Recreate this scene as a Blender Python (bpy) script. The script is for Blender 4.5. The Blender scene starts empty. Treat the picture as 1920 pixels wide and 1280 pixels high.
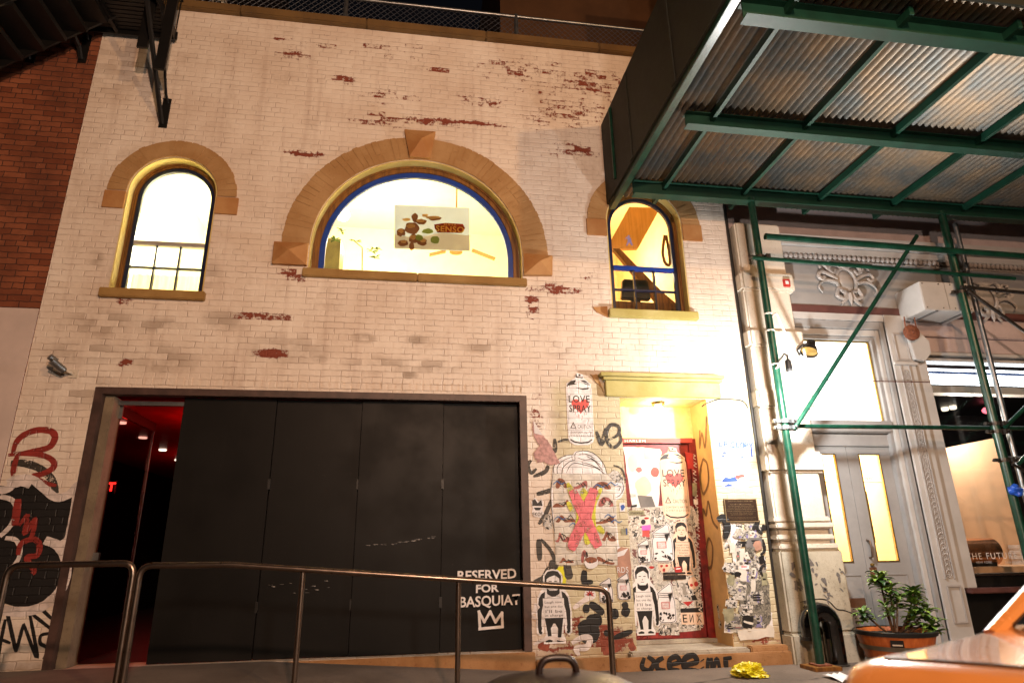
import bpy, bmesh, math, random
from mathutils import Vector, Matrix, geometry, noise as mnoise
R = math.radians; PI = math.pi
random.seed(7)
S = bpy.context.scene
C = S.collection

# ------------------------------------------------------------ camera, world, light, exposure
FOC, PITCH, ROLL, YAW, DIST, CZ = 1204.96, 0.318155964, -0.0166337664, 0.158145451, 6.8, 1.1
cp, sp = math.cos(PITCH), math.sin(PITCH); cy_, sy_ = math.cos(YAW), math.sin(YAW)
FW = Vector((sy_*cp, cy_*cp, sp)); RT0 = Vector((cy_, -sy_, 0)); UP0 = RT0.cross(FW)
RT = math.cos(ROLL)*RT0 + math.sin(ROLL)*UP0; UP = -math.sin(ROLL)*RT0 + math.cos(ROLL)*UP0
CAM = Vector((0, -DIST, CZ))
cam = bpy.data.cameras.new('camera'); camo = bpy.data.objects.new('camera', cam); C.objects.link(camo)
mw = Matrix((RT, UP, -FW)).transposed().to_4x4(); mw.translation = CAM
camo.matrix_world = mw
cam.sensor_width = 36; cam.lens = 36*FOC/1920; cam.clip_start = 0.05; cam.clip_end = 800
cam.dof.use_dof = True; cam.dof.focus_distance = 7.6; cam.dof.aperture_fstop = 2.2
S.camera = camo

W = bpy.data.worlds.new('World'); S.world = W; W.use_nodes = True
wn = W.node_tree.nodes; wl = W.node_tree.links
sky = wn.new('ShaderNodeTexSky'); sky.sky_type = 'NISHITA'; sky.sun_disc = False
sky.sun_elevation = R(-4.0); sky.sun_rotation = R(200); sky.air_density = 1.2; sky.dust_density = 1.5
wl.new(sky.outputs[0], wn['Background'].inputs[0]); wn['Background'].inputs[1].default_value = 0.15

def lamp(name, loc, power, color, radius=0.1, kind='POINT', rot=None, **kw):
    l = bpy.data.lights.new(name, kind); l.energy = power; l.color = color
    if kind in ('POINT', 'SPOT'): l.shadow_soft_size = radius
    for k, v in kw.items(): setattr(l, k, v)
    o = bpy.data.objects.new(name, l); o.location = loc
    if rot: o.rotation_euler = rot
    C.objects.link(o); return o
# sodium street lamps and an added neutral fill across the street (outside the frame)
lamp('street_and_fill_light', (0.8, -9.4, 4.6), 1330, (1.0, 0.59, 0.38), 0.12)
lamp('street_and_fill_light', (2.0, -10.5, 3.0), 560, (1.0, 0.86, 0.72), 0.25)  # neutral fill, added to brighten and whiten the facade; not a street lamp
lamp('street_and_fill_light', (5.1, -12.2, 6.85), 1250, (1.0, 0.58, 0.28), 0.10)

S.view_settings.view_transform = 'Standard'; S.view_settings.look = 'None'
S.view_settings.exposure = 0.35; S.view_settings.gamma = 1.0
S.render.engine = 'CYCLES'
S.cycles.caustics_reflective = False; S.cycles.caustics_refractive = False
S.cycles.sample_clamp_indirect = 3.0; S.cycles.max_bounces = 8; S.cycles.transparent_max_bounces = 12

# ------------------------------------------------------------ photo measurement helpers (pixel -> point on a real plane)
def ray(u, v): return FW + (u-960)/FOC*RT - (v-640)/FOC*UP
def at(u, v, y=0.0):
    d = ray(u, v); t = (y+DIST)/d[1]; return CAM + t*d
def gz(u, v, z=0.0):
    d = ray(u, v); t = (z-CZ)/d[2]; return CAM + t*d
def xz(u, v, y=0.0):
    p = at(u, v, y); return (p.x, p.z)

# ------------------------------------------------------------ material helpers
def col(h):
    h = h.lstrip('#'); o = []
    for i in (0, 2, 4):
        c = int(h[i:i+2], 16)/255
        o.append(c/12.92 if c <= .04045 else ((c+.055)/1.055)**2.4)
    return tuple(o)
class NT:
    def __init__(s, name):
        s.mat = bpy.data.materials.new(name); s.mat.use_nodes = True
        s.n = s.mat.node_tree.nodes; s.l = s.mat.node_tree.links
        s.bsdf = s.n['Principled BSDF']; s.out = s.n['Material Output']
        s._pos = None
    def put(s, sock, v):
        if v is None: return
        if isinstance(v, (int, float)):
            try: sock.default_value = v
            except TypeError: sock.default_value = (v, v, v)
        elif isinstance(v, tuple):
            sock.default_value = v if len(v) == len(sock.default_value) else (*v, 1.0)
        else: s.l.new(v, sock)
    def pos(s):
        if s._pos is None: s._pos = s.n.new('ShaderNodeNewGeometry').outputs['Position']
        return s._pos
    def m(s, op, a, b=None, c=None, clamp=False):
        n = s.n.new('ShaderNodeMath'); n.operation = op; n.use_clamp = clamp
        for i, v in enumerate((a, b, c)): s.put(n.inputs[i], v)
        return n.outputs[0]
    def sep(s, v):
        n = s.n.new('ShaderNodeSeparateXYZ'); s.put(n.inputs[0], v); return n.outputs
    def comb(s, x, y, z):
        n = s.n.new('ShaderNodeCombineXYZ')
        for i, v in enumerate((x, y, z)): s.put(n.inputs[i], v)
        return n.outputs[0]
    def vm(s, op, a, b):
        n = s.n.new('ShaderNodeVectorMath'); n.operation = op; s.put(n.inputs[0], a); s.put(n.inputs[1], b); return n.outputs[0]
    def noise(s, scale, detail=3, rough=.55, vec=None, dist=0):
        n = s.n.new('ShaderNodeTexNoise'); s.put(n.inputs['Vector'], vec if vec is not None else s.pos())
        n.inputs['Scale'].default_value = scale; n.inputs['Detail'].default_value = detail
        n.inputs['Roughness'].default_value = rough; n.inputs['Distortion'].default_value = dist
        return n.outputs[0]
    def white(s, vec):
        n = s.n.new('ShaderNodeTexWhiteNoise'); n.noise_dimensions = '3D'; s.put(n.inputs['Vector'], vec); return n.outputs[0]
    def voro(s, scale, vec=None):
        n = s.n.new('ShaderNodeTexVoronoi'); s.put(n.inputs['Vector'], vec if vec is not None else s.pos()); n.inputs['Scale'].default_value = scale
        return n.outputs[0]
    def ss(s, v, a, b, lo=0., hi=1.):
        n = s.n.new('ShaderNodeMapRange'); n.interpolation_type = 'SMOOTHSTEP'
        s.put(n.inputs[0], v); n.inputs[1].default_value = a; n.inputs[2].default_value = b
        n.inputs[3].default_value = lo; n.inputs[4].default_value = hi; return n.outputs[0]
    def mix(s, f, a, b):
        n = s.n.new('ShaderNodeMix'); n.data_type = 'RGBA'
        s.put(n.inputs[0], f); s.put(n.inputs[6], a); s.put(n.inputs[7], b); return n.outputs[2]
    def scale(s, c, f):
        n = s.n.new('ShaderNodeMix'); n.data_type = 'RGBA'; n.blend_type = 'MULTIPLY'; n.inputs[0].default_value = 1
        s.put(n.inputs[6], c); s.put(n.inputs[7], f); return n.outputs[2]
    def bump(s, h, strength=.5, dist=.01):
        n = s.n.new('ShaderNodeBump'); s.put(n.inputs['Height'], h); n.inputs['Strength'].default_value = strength
        n.inputs['Distance'].default_value = dist; s.l.new(n.outputs[0], s.bsdf.inputs['Normal'])
    def fin(s, base=None, rough=None, metal=None, spec=None, coat=None):
        b = s.bsdf.inputs
        s.put(b['Base Color'], base); s.put(b['Roughness'], rough); s.put(b['Metallic'], metal)
        if spec is not None: b['Specular IOR Level'].default_value = spec
        if coat is not None: b['Coat Weight'].default_value = coat; b['Coat Roughness'].default_value = .06
        return s.mat

def pbr(name, c, rough=.6, metal=0., var=.18, sc=6., bump=.0, bsc=60., c2=None, spec=None, coat=None, rvar=.15):
    t = NT(name); n = t.noise(sc, 4); n2 = t.noise(sc*7, 3)
    f = t.ss(n, .3, .7)
    base = t.mix(f, tuple(x*(1-var) for x in c), c2 if c2 else tuple(min(1, x*(1+var)) for x in c))
    base = t.scale(base, t.mix(t.ss(n2, .3, .75), (1-var*.5,)*3, (1, 1, 1)))
    r = t.m('MULTIPLY_ADD', n2, rvar, max(.02, rough-rvar*.5))
    if bump: t.bump(t.noise(bsc, 4), bump, .004)
    return t.fin(base, r, metal, spec, coat)
def emit(name, c, strength):
    t = NT(name); t.put(t.bsdf.inputs['Base Color'], c); t.bsdf.inputs['Emission Color'].default_value = (*c, 1)
    t.bsdf.inputs['Emission Strength'].default_value = strength; return t.mat
def glass(name, tint=(1, 1, 1), refl=.08, rough=.0):
    t = NT(name); tr = t.n.new('ShaderNodeBsdfTransparent'); tr.inputs[0].default_value = (*tint, 1)
    gl = t.n.new('ShaderNodeBsdfGlossy'); gl.inputs['Roughness'].default_value = rough
    ge = t.n.new('ShaderNodeNewGeometry'); dv = t.n.new('ShaderNodeVectorMath'); dv.operation = 'DOT_PRODUCT'
    t.l.new(ge.outputs['Normal'], dv.inputs[0]); t.l.new(ge.outputs['Incoming'], dv.inputs[1])
    f_ = t.m('MULTIPLY_ADD', t.m('POWER', t.m('SUBTRACT', 1.0, t.m('ABSOLUTE', dv.outputs['Value'])), 5.0), .96, .04)
    mx = t.n.new('ShaderNodeMixShader'); t.l.new(f_, mx.inputs[0])
    t.l.new(tr.outputs[0], mx.inputs[1]); t.l.new(gl.outputs[0], mx.inputs[2]); t.l.new(mx.outputs[0], t.out.inputs[0])
    return t.mat
def paper(name, c, trans=.35):
    t = NT(name); d = t.n.new('ShaderNodeBsdfDiffuse'); tl = t.n.new('ShaderNodeBsdfTranslucent'); mx = t.n.new('ShaderNodeMixShader')
    cc = t.mix(t.noise(9, 3), tuple(x*.85 for x in c), c)
    t.l.new(cc, d.inputs[0]); t.l.new(cc, tl.inputs[0]); mx.inputs[0].default_value = trans
    t.l.new(d.outputs[0], mx.inputs[1]); t.l.new(tl.outputs[0], mx.inputs[2]); t.l.new(mx.outputs[0], t.out.inputs[0]); return t.mat

def brickwork(t, sc=1.0, zoff=0.0, headers=True):
    """American-bond brick pattern in x/z; returns edge distance, per-brick random, row, wobbling coordinates"""
    p = t.pos(); wob = t.noise(9, 2); wob2 = t.noise(11, 2, vec=t.vm('ADD', p, (7.3, 1.1, 3.7)))
    x, y, z = t.sep(p)
    x = t.m('MULTIPLY_ADD', t.m('SUBTRACT', wob, .5), .034, x); z = t.m('MULTIPLY_ADD', t.m('SUBTRACT', wob2, .5), .026, t.m('ADD', z, zoff))
    H = .0677*sc; rz = t.m('DIVIDE', z, H); row = t.m('FLOOR', rz); fz = t.m('FRACT', rz)
    if headers:
        hd = t.m('COMPARE', t.m('FLOORED_MODULO', row, 7.0), 0.0, .1)
        L = t.m('MULTIPLY_ADD', hd, -.108*sc, .216*sc)
    else: L = .216*sc
    jit = t.white(t.comb(row, 3.3, 1.7))
    u = t.m('ADD', t.m('DIVIDE', x, L), t.m('ADD', t.m('MULTIPLY', row, .5), t.m('MULTIPLY', jit, .16)))
    cl = t.m('FLOOR', u); fu = t.m('FRACT', u)
    du = t.m('MULTIPLY', t.m('MINIMUM', fu, t.m('SUBTRACT', 1.0, fu)), L)
    dz = t.m('MULTIPLY', t.m('MINIMUM', fz, t.m('SUBTRACT', 1.0, fz)), H)
    return t.m('MINIMUM', du, dz), t.white(t.comb(cl, row, .5)), x, z
def blobs(t, x, z, L):
    """max over soft ellipses (x, z, rx, rz, gain)"""
    o = None
    for cx, cz, rx, rz, g in L:
        a = t.m('DIVIDE', t.m('SUBTRACT', x, cx), rx); b = t.m('DIVIDE', t.m('SUBTRACT', z, cz), rz)
        d = t.m('ADD', t.m('MULTIPLY', a, a), t.m('MULTIPLY', b, b))
        v = t.m('MULTIPLY', t.m('SUBTRACT', 1.0, d, clamp=True), g)
        o = v if o is None else t.m('MAXIMUM', o, v)
    return o

def mat_white_brick():
    t = NT('white_painted_brick'); e, rnd, x, z = brickwork(t)
    n1 = t.noise(1.1, 4); n2 = t.noise(24, 4, .65); n3 = t.noise(60, 3); n4 = t.noise(5, 4, .6)
    thick = t.ss(n4, .36, .62, .35, 1.0)                      # how far the paint has filled the joints
    inside = t.ss(e, .0015, .0085)
    chipL = [(-.05, 6.22, .95, .10, 1.0), (.45, 6.24, .9, .055, 1.25), (-.5, 6.13, .5, .09, 1.0), (-1.38, 5.62, .34, .075, 1.2), (-.97, 6.73, .22, .10, 1.0),
        (-1.8, 7.24, .11, .035, 1.6), (-1.5, 7.03, .42, .11, .75), (.12, 7.0, .3, .1, .95), (1.35, 7.1, 1.1, .38, .70), (2.3, 7.0, .95, .42, .80), (2.0, 6.55, 1.2, .6, .58),
        (1.9, 5.95, .5, .2, .85), (-1.5, 3.15, .23, .09, 1.35), (-1.6, 3.55, .46, .07, 1.05), (1.32, 3.85, .11, .4, 1.05), (1.6, 4.03, .42, .10, 1.1), (-1.36, 4.05, .2, .1, 1.1),
        (-3.0, 3.68, .14, .1, .9), (2.0, 4.2, .15, .15, .55), (1.75, .3, .65, .25, 1.05), (2.1, .28, .3, .2, 1.15), (3.55, .25, .4, .2, .85), (-.8, 7.25, 1.5, .2, .55), (.7, 6.6, .5, .2, .7), (-2.9, 3.0, .1, .06, 1.3),
        (2.5, 5.6, .35, .3, .6), (1.35, 2.6, .12, .6, .75), (-.4, 6.5, .5, .2, .62)]
    cm = blobs(t, x, z, chipL)
    rb = t.m('SUBTRACT', rnd, .5)
    n5 = t.noise(30, 6, .78); n6 = t.noise(12, 4, .6, vec=t.vm('MULTIPLY', t.pos(), (.7, 1, 1.5)))
    cn = t.m('ADD', t.m('MULTIPLY', n5, .62), t.m('MULTIPLY', n6, .55))
    cn = t.m('ADD', cn, t.m('MULTIPLY', rb, .19)); cn = t.m('ADD', cn, t.m('MULTIPLY', t.m('MINIMUM', e, .02), -2.0))
    chip = t.ss(t.m('ADD', t.m('MULTIPLY', t.m('MINIMUM', cm, 1.25), .27), cn), .80, .825)
    chip = t.m('MULTIPLY', chip, t.m('GREATER_THAN', cm, .02))
    edge = t.m('MULTIPLY', t.ss(t.m('ADD', t.m('MULTIPLY', t.m('MINIMUM', cm, 1.25), .27), cn), .755, .785), t.m('GREATER_THAN', cm, .02))
    smL = [(-3.15, 3.42, .5, .16, .9), (-2.6, 3.42, .35, .1, 1.), (-2.0, 3.5, .3, .14, .9), (-2.55, 3.05, .4, .2, .9), (-3.3, 3.1, .45, .15, .9), (-1.3, 3.2, .5, .2, .7), (-.55, 3.35, .16, .07, 1.2), (.02, 3.35, .14, .07, 1.2),
        (.75, 3.3, .3, .1, 1.), (-.3, 3.05, .5, .12, .9), (-.05, 2.95, .12, .06, 1.4), (1.6, 3.3, .2, .12, .9), (.2, 3.05, .35, .1, .9), (-3.4, 4.12, .13, .13, 1.2), (-3.2, 2.7, .4, .2, .8), (1.55, 2.5, .12, .12, .9), (-3.5, 6.6, .8, .5, .5), (-1.0, 3.1, .1, .06, 1.2),
        (-2.2, 4.0, .12, .2, .7)]
    sm = t.m('MULTIPLY', blobs(t, x, z, smL), t.ss(t.m('ADD', t.m('MULTIPLY', rnd, .5), t.m('MULTIPLY', n4, .9)), .45, .85))
    base = t.mix(t.ss(n1, .3, .7), col('#d9cabb'), col('#e9dfd3'))
    base = t.mix(t.m('MULTIPLY', rnd, .18), base, col('#c9b4a4'))
    # beige repaint round the small door
    rp = t.m('MULTIPLY', t.ss(x, 1.42, 1.62), t.ss(t.m('ADD', z, t.m('MULTIPLY', n4, .5)), 3.02, 3.3, 1., 0.))
    base = t.mix(rp, base, t.mix(n4, col('#b9ac86'), col('#cfc6ab')))
    base = t.mix(t.m('MULTIPLY', sm, .62), base, col('#8f7d6c'))
    joint = t.m('MULTIPLY', t.m('SUBTRACT', 1.0, t.ss(e, .0005, .0042)), t.ss(t.noise(5, 4, .65), .40, .66, .04, .66))
    base = t.mix(t.m('MULTIPLY', joint, t.ss(z, 4.0, 5.2, .85, .5)), base, col('#946f5c'))
    base = t.mix(t.m('MULTIPLY', t.ss(n3, .62, .78), .22), base, col('#a88f7d'))
    drip = t.noise(1.0, 3, vec=t.vm('MULTIPLY', t.pos(), (9, 1, .55)))
    base = t.mix(t.m('MULTIPLY', t.ss(drip, .5, .75), .26), base, col('#a58a7a'))
    base = t.mix(t.m('MULTIPLY', t.ss(t.noise(2.6, 5, .7), .52, .72), .30), base, col('#a8927f'))
    low = t.m('MULTIPLY', t.ss(t.m('MULTIPLY_ADD', n4, .8, z), .35, 1.0, 1., 0.), .75)
    base = t.mix(low, base, col('#9b7c58'))
    base = t.mix(t.m('MULTIPLY', edge, .5), base, col('#a58f84'))
    base = t.mix(chip, base, t.mix(t.noise(40, 3), col('#6b2c20'), col('#94503c')))
    h = t.m('MULTIPLY', inside, thick)
    h = t.m('ADD', h, t.m('MULTIPLY', n2, .28)); h = t.m('ADD', h, t.m('MULTIPLY', rnd, .35)); h = t.m('SUBTRACT', h, t.m('MULTIPLY', chip, .35))
    t.bump(h, .75, .0065)
    return t.fin(base, t.mix(chip, (.5,)*3, (.85,)*3), 0, .4)
def mat_red_brick():
    t = NT('dark_red_brick'); e, rnd, x, z = brickwork(t, 1.0, .03)
    base = t.mix(rnd, col('#753c22'), col('#96583a')); base = t.mix(t.m('MULTIPLY', t.ss(t.noise(1.6, 5, .65), .35, .7), .75), base, col('#4f2717'))
    base = t.mix(t.ss(t.noise(50, 3), .66, .74), base, col('#a06a50'))
    base = t.mix(t.m('SUBTRACT', 1.0, t.ss(e, .003, .006)), base, col('#43261b'))
    t.bump(t.m('ADD', t.ss(e, .001, .008), t.m('MULTIPLY', t.noise(40, 3), .3)), .6, .006)
    return t.fin(base, .85)
def mat_arch(name, a, b, dirt='#4f3319'):
    t = NT(name); n = t.noise(3.0, 4); n2 = t.noise(45, 4, .6)
    base = t.mix(t.ss(n, .35, .7), col(a), col(b)); base = t.mix(t.m('MULTIPLY', t.ss(n2, .6, .8), .4), base, col(dirt))
    t.bump(t.m('ADD', n2, t.m('MULTIPLY', t.noise(14, 2), .8)), .5, .004); return t.fin(base, .75)
def mat_concrete(name, a, b, spots='#5a5148', sc=2.):
    t = NT(name); n = t.noise(sc, 5, .6); n2 = t.noise(30, 4, .7); n3 = t.noise(140, 2)
    base = t.mix(t.ss(n, .3, .7), col(a), col(b)); base = t.mix(t.m('MULTIPLY', t.ss(n2, .55, .72), .55), base, col(spots))
    base = t.mix(t.ss(n3, .68, .75), base, col('#26221e'))
    t.bump(t.m('ADD', n2, t.m('MULTIPLY', n3, .4)), .5, .006); return t.fin(base, .85)
def mat_wood(name, a, b, axis='z'):
    t = NT(name); k = {'z': (30, 30, 1.6), 'x': (1.6, 30, 30)}[axis]
    n = t.noise(1, 4, .6, vec=t.vm('MULTIPLY', t.pos(), k), dist=.4); base = t.mix(t.ss(n, .3, .7), col(a), col(b))
    t.bump(n, .35, .003); return t.fin(base, .5)

M = dict(
    wall=mat_white_brick(), redbrick=mat_red_brick(),
    arch=mat_arch('tan_painted_brick', '#a07a4c', '#b08d60'), archblock=mat_arch('tan_painted_stone', '#a4703e', '#b68a58'), olive=mat_arch('olive_painted_stone', '#a79a55', '#b9ae72', '#5f5a30'),
    sill=mat_arch('ochre_painted_sill', '#93713c', '#a4844e'), reveal=mat_arch('yellow_lit_reveal', '#cdb76e', '#d9c88a', '#a08a40'),  # reveal colour carries the yellow spill of the room lamps
    coping=mat_concrete('brown_coping_stone', '#5b4322', '#74582f'),
    blue=pbr('blue_window_paint', col('#1f429c'), .35, 0, .12), navy=pbr('navy_window_paint', col('#15203f'), .4, 0, .15), brownwood=mat_wood('varnished_brown_casing', '#5d3a12', '#8a5c22'),
    mauve=pbr('mauve_painted_steel', col('#4a3630'), .5, 0, .3, 7, .15), jamb=mat_concrete('grey_metal_jamb', '#6f6251', '#82745f', '#4e453a', 5),
    black=None, blackpaint=pbr('black_paint', col('#100f0f'), .45), blackmetal=pbr('black_painted_iron', col('#0b0908'), .5, .0, .3, 8, .2),
    steel=pbr('galvanised_steel', col('#8d8f90'), .38, .9, .15, 12), chrome=pbr('brushed_bronze_tube', col('#84766c'), .3, 1.0, .08, 3), darksteel=pbr('dark_clamp_steel', col('#4b4642'), .45, .8, .3, 20),
    green=pbr('green_scaffold_paint', col('#11392b'), .3, 0, .35, 9, .15, 40), greenbeam=pbr('dark_green_beam_paint', col('#0e3a2b'), .5, 0, .2), greenboard=pbr('dark_green_plywood', col('#1c1d10'), .75, 0, .2, 2, .2),
    corr=pbr('corrugated_galvanised_deck', col('#6d7272'), .45, .7, .4, 2.5, c2=col('#7d6a55')), plink=pbr('zinc_wire', col('#70737c'), .45, .7, .1),
    stone=mat_concrete('cream_painted_stone', '#c6bdad', '#d6cdbf', '#a08f78', 1.2), pedestal=mat_concrete('worn_grey_pedestal_stone', '#9a917f', '#b9b19f', '#4f463c', 3),
    grey=pbr('grey_gloss_paint', col('#949393'), .42, 0, .08, 3, .05), greyl=pbr('pale_grey_paint', col('#b5b3b1'), .5, 0, .07, 3, .05), greytrim=pbr('grey_ornament_paint', col('#a29d9a'), .5, 0, .08, 5, .05), pinkgrey=pbr('rosy_grey_fascia_paint', col('#b8a8a6'), .5, 0, .08),
    maroon=pbr('maroon_band_paint', col('#5c3a36'), .5), rust=pbr('rusty_iron', col('#7d4a34'), .75, .1, .35, 30, .3, 120), brass=pbr('brass_handle', col('#b89a5a'), .3, .9), copper=pbr('copper_plate', col('#b98a70'), .35, .8),
    sidewalk=mat_concrete('concrete_sidewalk', '#55493f', '#73655a', '#352d27', 1.1), plinth=mat_concrete('rusty_concrete_plinth', '#8c6238', '#a97f55', '#6b3a22', 2.5), step=mat_concrete('worn_stone_step', '#8e8273', '#b0a695', '#4a433b', 4), asphalt=mat_concrete('asphalt', '#2c2a29', '#3a3735', '#211f1e', 3),
    white=pbr('white_poster_paper', col('#dedada'), .6, 0, .10, 8, .35, 22), ink=pbr('black_ink', col('#141213'), .5, 0, .1), inkgrey=pbr('grey_ink', col('#6a6664'), .6), pinkink=pbr('pink_ink', col('#d06a6a'), .6), redink=pbr('red_ink', col('#b02a28'), .55), salmon=pbr('salmon_ink', col('#d9564f'), .6),
    cream=pbr('cream_sketch_paper', col('#cfc7bb'), .7, 0, .08, 7), skin=pbr('brown_chalk', col('#8a5138'), .7, 0, .35, 40), bluechalk=pbr('blue_chalk', col('#2f6aa5'), .7), yellowspray=pbr('yellow_spray_paint', col('#c9c43a'), .6, 0, .2, 20), pinkspray=pbr('pink_spray_paint', col('#e0656e'), .6, 0, .15, 20), acid=pbr('acid_yellow_paint', col('#d3cf20'), .5),
    redspray=pbr('red_spray_paint', col('#9c2f26'), .55, 0, .2, 12), blackspray=pbr('black_spray_paint', col('#1a1818'), .6, 0, .4, 14), greyspray=pbr('faded_black_spray', col('#55504a'), .7, 0, .35, 14), whitespray=pbr('white_spray_paint', col('#d9cfcc'), .5, 0, .12, 14), brownspray=pbr('brown_marker', col('#7a5a3c'), .7, 0, .3, 14), tealspray=pbr('teal_paint', col('#6fa59a'), .6), purple=pbr('violet_ink', col('#8a84b8'), .6), blueink=pbr('blue_ink', col('#31549c'), .6), magenta=pbr('magenta_ink', col('#d067c4'), .6), olivepaper=pbr('torn_olive_paper', col('#8f8a6e'), .7, 0, .3, 12), mottled=pbr('torn_layered_paper', col('#a59d92'), .7, 0, .55, 18, c2=col('#5c5650')), pinktan=pbr('tan_portrait_ink', col('#b08470'), .6, 0, .2, 6),
    reddoor=pbr('red_door_paint', col('#7a1a1a'), .45, 0, .45, 9, .2), creamwall=pbr('alcove_cream_paint', col('#cfa873'), .6, 0, .2, 2, .1), alcovetop=pbr('alcove_yellow_paint', col('#e6d49a'), .6),
    bronze=pbr('bronze_plaque', col('#3a281c'), .45, .5, .15), bronzetext=pbr('raised_bronze_lettering', col('#a58e6c'), .4, .6),
    room=pbr('room_cream_plaster', col('#f3e9c6'), .8, 0, .04), roomw=pbr('room_white_plaster', col('#f4efdc'), .8, 0, .04), roomtan=pbr('room_tan_plaster', col('#e9cb92'), .8, 0, .1, 2), redroom=pbr('red_lacquer_ceiling', col('#7a1010'), .35, 0, .2), redlack=pbr('black_passage_wall', col('#050404'), .95, 0, .2, spec=.1), darkroom=pbr('dark_ceiling_paint', col('#241d20'), .5), shoptan=pbr('tan_display_wall', col('#d3ab88'), .7, 0, .06, 1.),
    glass=glass('window_glass', (.96, .97, .96)), glassdark=glass('tinted_glass', (.75, .55, .55)), curtain=paper('cream_curtain', col('#efe6c4'), .5),
    orange=pbr('taxi_yellow_paint', col('#b9783e'), .25, 0, .06, 3, coat=1.0), rubber=pbr('tyre_rubber', col('#0d0d0d'), .8), trim=pbr('car_dark_trim', col('#101010'), .4),
    lid=pbr('dark_brown_enamel', col('#1c0d09'), .36, .1, .2, 4, .03, 30), staves=mat_wood('orange_barrel_wood', '#a4501f', '#bd6a30'), hoop=pbr('grey_steel_hoop', col('#7f7668'), .45, .8), soil=pbr('potting_soil', col('#1d130c'), .95, 0, .4, 40, .5),
    bag=pbr('yellow_plastic_bag', col('#cfc21c'), .35, 0, .15, 20), bluetape=pbr('blue_plastic', col('#1f4fb5'), .35, 0, .2, 20), redtag=pbr('red_tag', col('#b3352f'), .5), orangewall=pbr('tan_tower_stucco', col('#6b4a30'), .85, 0, .15, 1.5, .2), cable=pbr('white_cable', col('#d8d6d0'), .5), blackcable=pbr('black_cable', col('#15130f'), .5),
    chalk2=pbr('rosy_chalk', col('#a5605a'), .7, 0, .35, 40), bark=mat_wood('plant_stem', '#4a3524', '#6a4e34'), leaf=None)
def spray(name, c, worn=.0, dark=.7):
    t = NT(name); e, rnd, x, z = brickwork(t); n = t.noise(9, 4, .6); n2 = t.noise(60, 3)
    base = t.mix(t.ss(n, .3, .7), tuple(v*.75 for v in c), tuple(min(1, v*1.15) for v in c))
    base = t.mix(t.m('MULTIPLY', t.m('SUBTRACT', 1.0, t.ss(e, .0005, .005)), .6), base, tuple(v*.4 for v in c))
    if worn: t.put(t.bsdf.inputs['Alpha'], t.ss(t.m('ADD', t.m('MULTIPLY', n, .7), t.m('MULTIPLY', n2, .4)), worn-.06, worn+.06))
    t.bump(t.m('ADD', t.ss(e, .001, .009), t.m('MULTIPLY', n2, .2)), .6, .005); return t.fin(base, .55)
for k_, c_, w_0 in (('redspray', '#8f2f28', .44), ('blackspray', '#171515', .36), ('greyspray', '#3d3934', .46), ('whitespray', '#d9cfcc', .34), ('yellowspray', '#c6c13a', .47), ('pinkspray', '#dd7078', .45)): M[k_] = spray(k_+'_on_brick', col(c_), w_0)
M['whiteline'] = pbr('white_brush_paint', col('#e2dcda'), .5, 0, .1, 14)
M['whitewall'] = spray('white_paste_up_paper', col('#e8e4e4')); M['creamwallp'] = spray('cream_paste_up_paper', col('#cfc7bb'))
def mat_collage(name, cols, sc, seed):
    t = NT(name); p = t.vm('ADD', t.pos(), (seed*3.1, seed*1.7, seed*.9)); n = t.noise(sc, 4, .62, vec=p, dist=1.2); n2 = t.noise(sc*2.7, 4, .7, vec=p, dist=.6); n3 = t.noise(sc*.8, 2, .5, vec=t.vm('ADD', p, (5, 5, 5)))
    c = t.mix(t.ss(n, .46, .48), col(cols[0]), col(cols[1])); c = t.mix(t.ss(n2, .56, .575), c, col(cols[2])); c = t.mix(t.ss(n3, .60, .615), c, col(cols[3]))
    t.bump(n2, .3, .002); return t.fin(c, .65)
M['mottled'] = mat_collage('torn_black_white_paper', ('#1d1a1a', '#b9b2a8', '#dcd6d2', '#8d857b'), 16, 1)
M['pierlayer'] = mat_collage('weathered_poster_layers', ('#4a4645', '#a39c8f', '#c8c1b6', '#79739a'), 20, 2)
M['doorlayer'] = mat_collage('sticker_covered_paint', ('#8e8a83', '#b9b2a6', '#d6cfc6', '#6e4a46'), 22, 3)
M['pierdark'] = mat_collage('weathered_dark_posters', ('#45413c', '#6f6a60', '#958d7c', '#55504a'), 24, 4)
t = NT('black_matt_panel'); n = t.noise(2.2, 4); st = t.noise(1, 4, .6, vec=t.vm('MULTIPLY', t.pos(), (14, 1, .7))); sp = t.noise(70, 3); x, y, z = t.sep(t.pos())
b_ = t.mix(n, col('#0c0b0a'), col('#171513')); b_ = t.mix(t.m('MULTIPLY', t.ss(st, .58, .8), .14), b_, col('#2b2623')); b_ = t.mix(t.ss(sp, .70, .74), b_, col('#3a3430'))
t.bump(t.m('ADD', t.noise(1.0, 2), t.m('MULTIPLY', sp, .03)), .2, .03); M['black'] = t.fin(b_, t.ss(n, .3, .75, .45, .6), 0, .18)
t = NT('glossy_leaf'); n = t.noise(14, 2); i_ = t.n.new('ShaderNodeNewGeometry').outputs['Random Per Island']
M['leaf'] = t.fin(t.mix(t.ss(n, .35, .7), t.mix(i_, col('#2b4a1c'), col('#7d9a3a')), t.mix(i_, col('#1f3a18'), col('#5b7f2e'))), .5)

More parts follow.
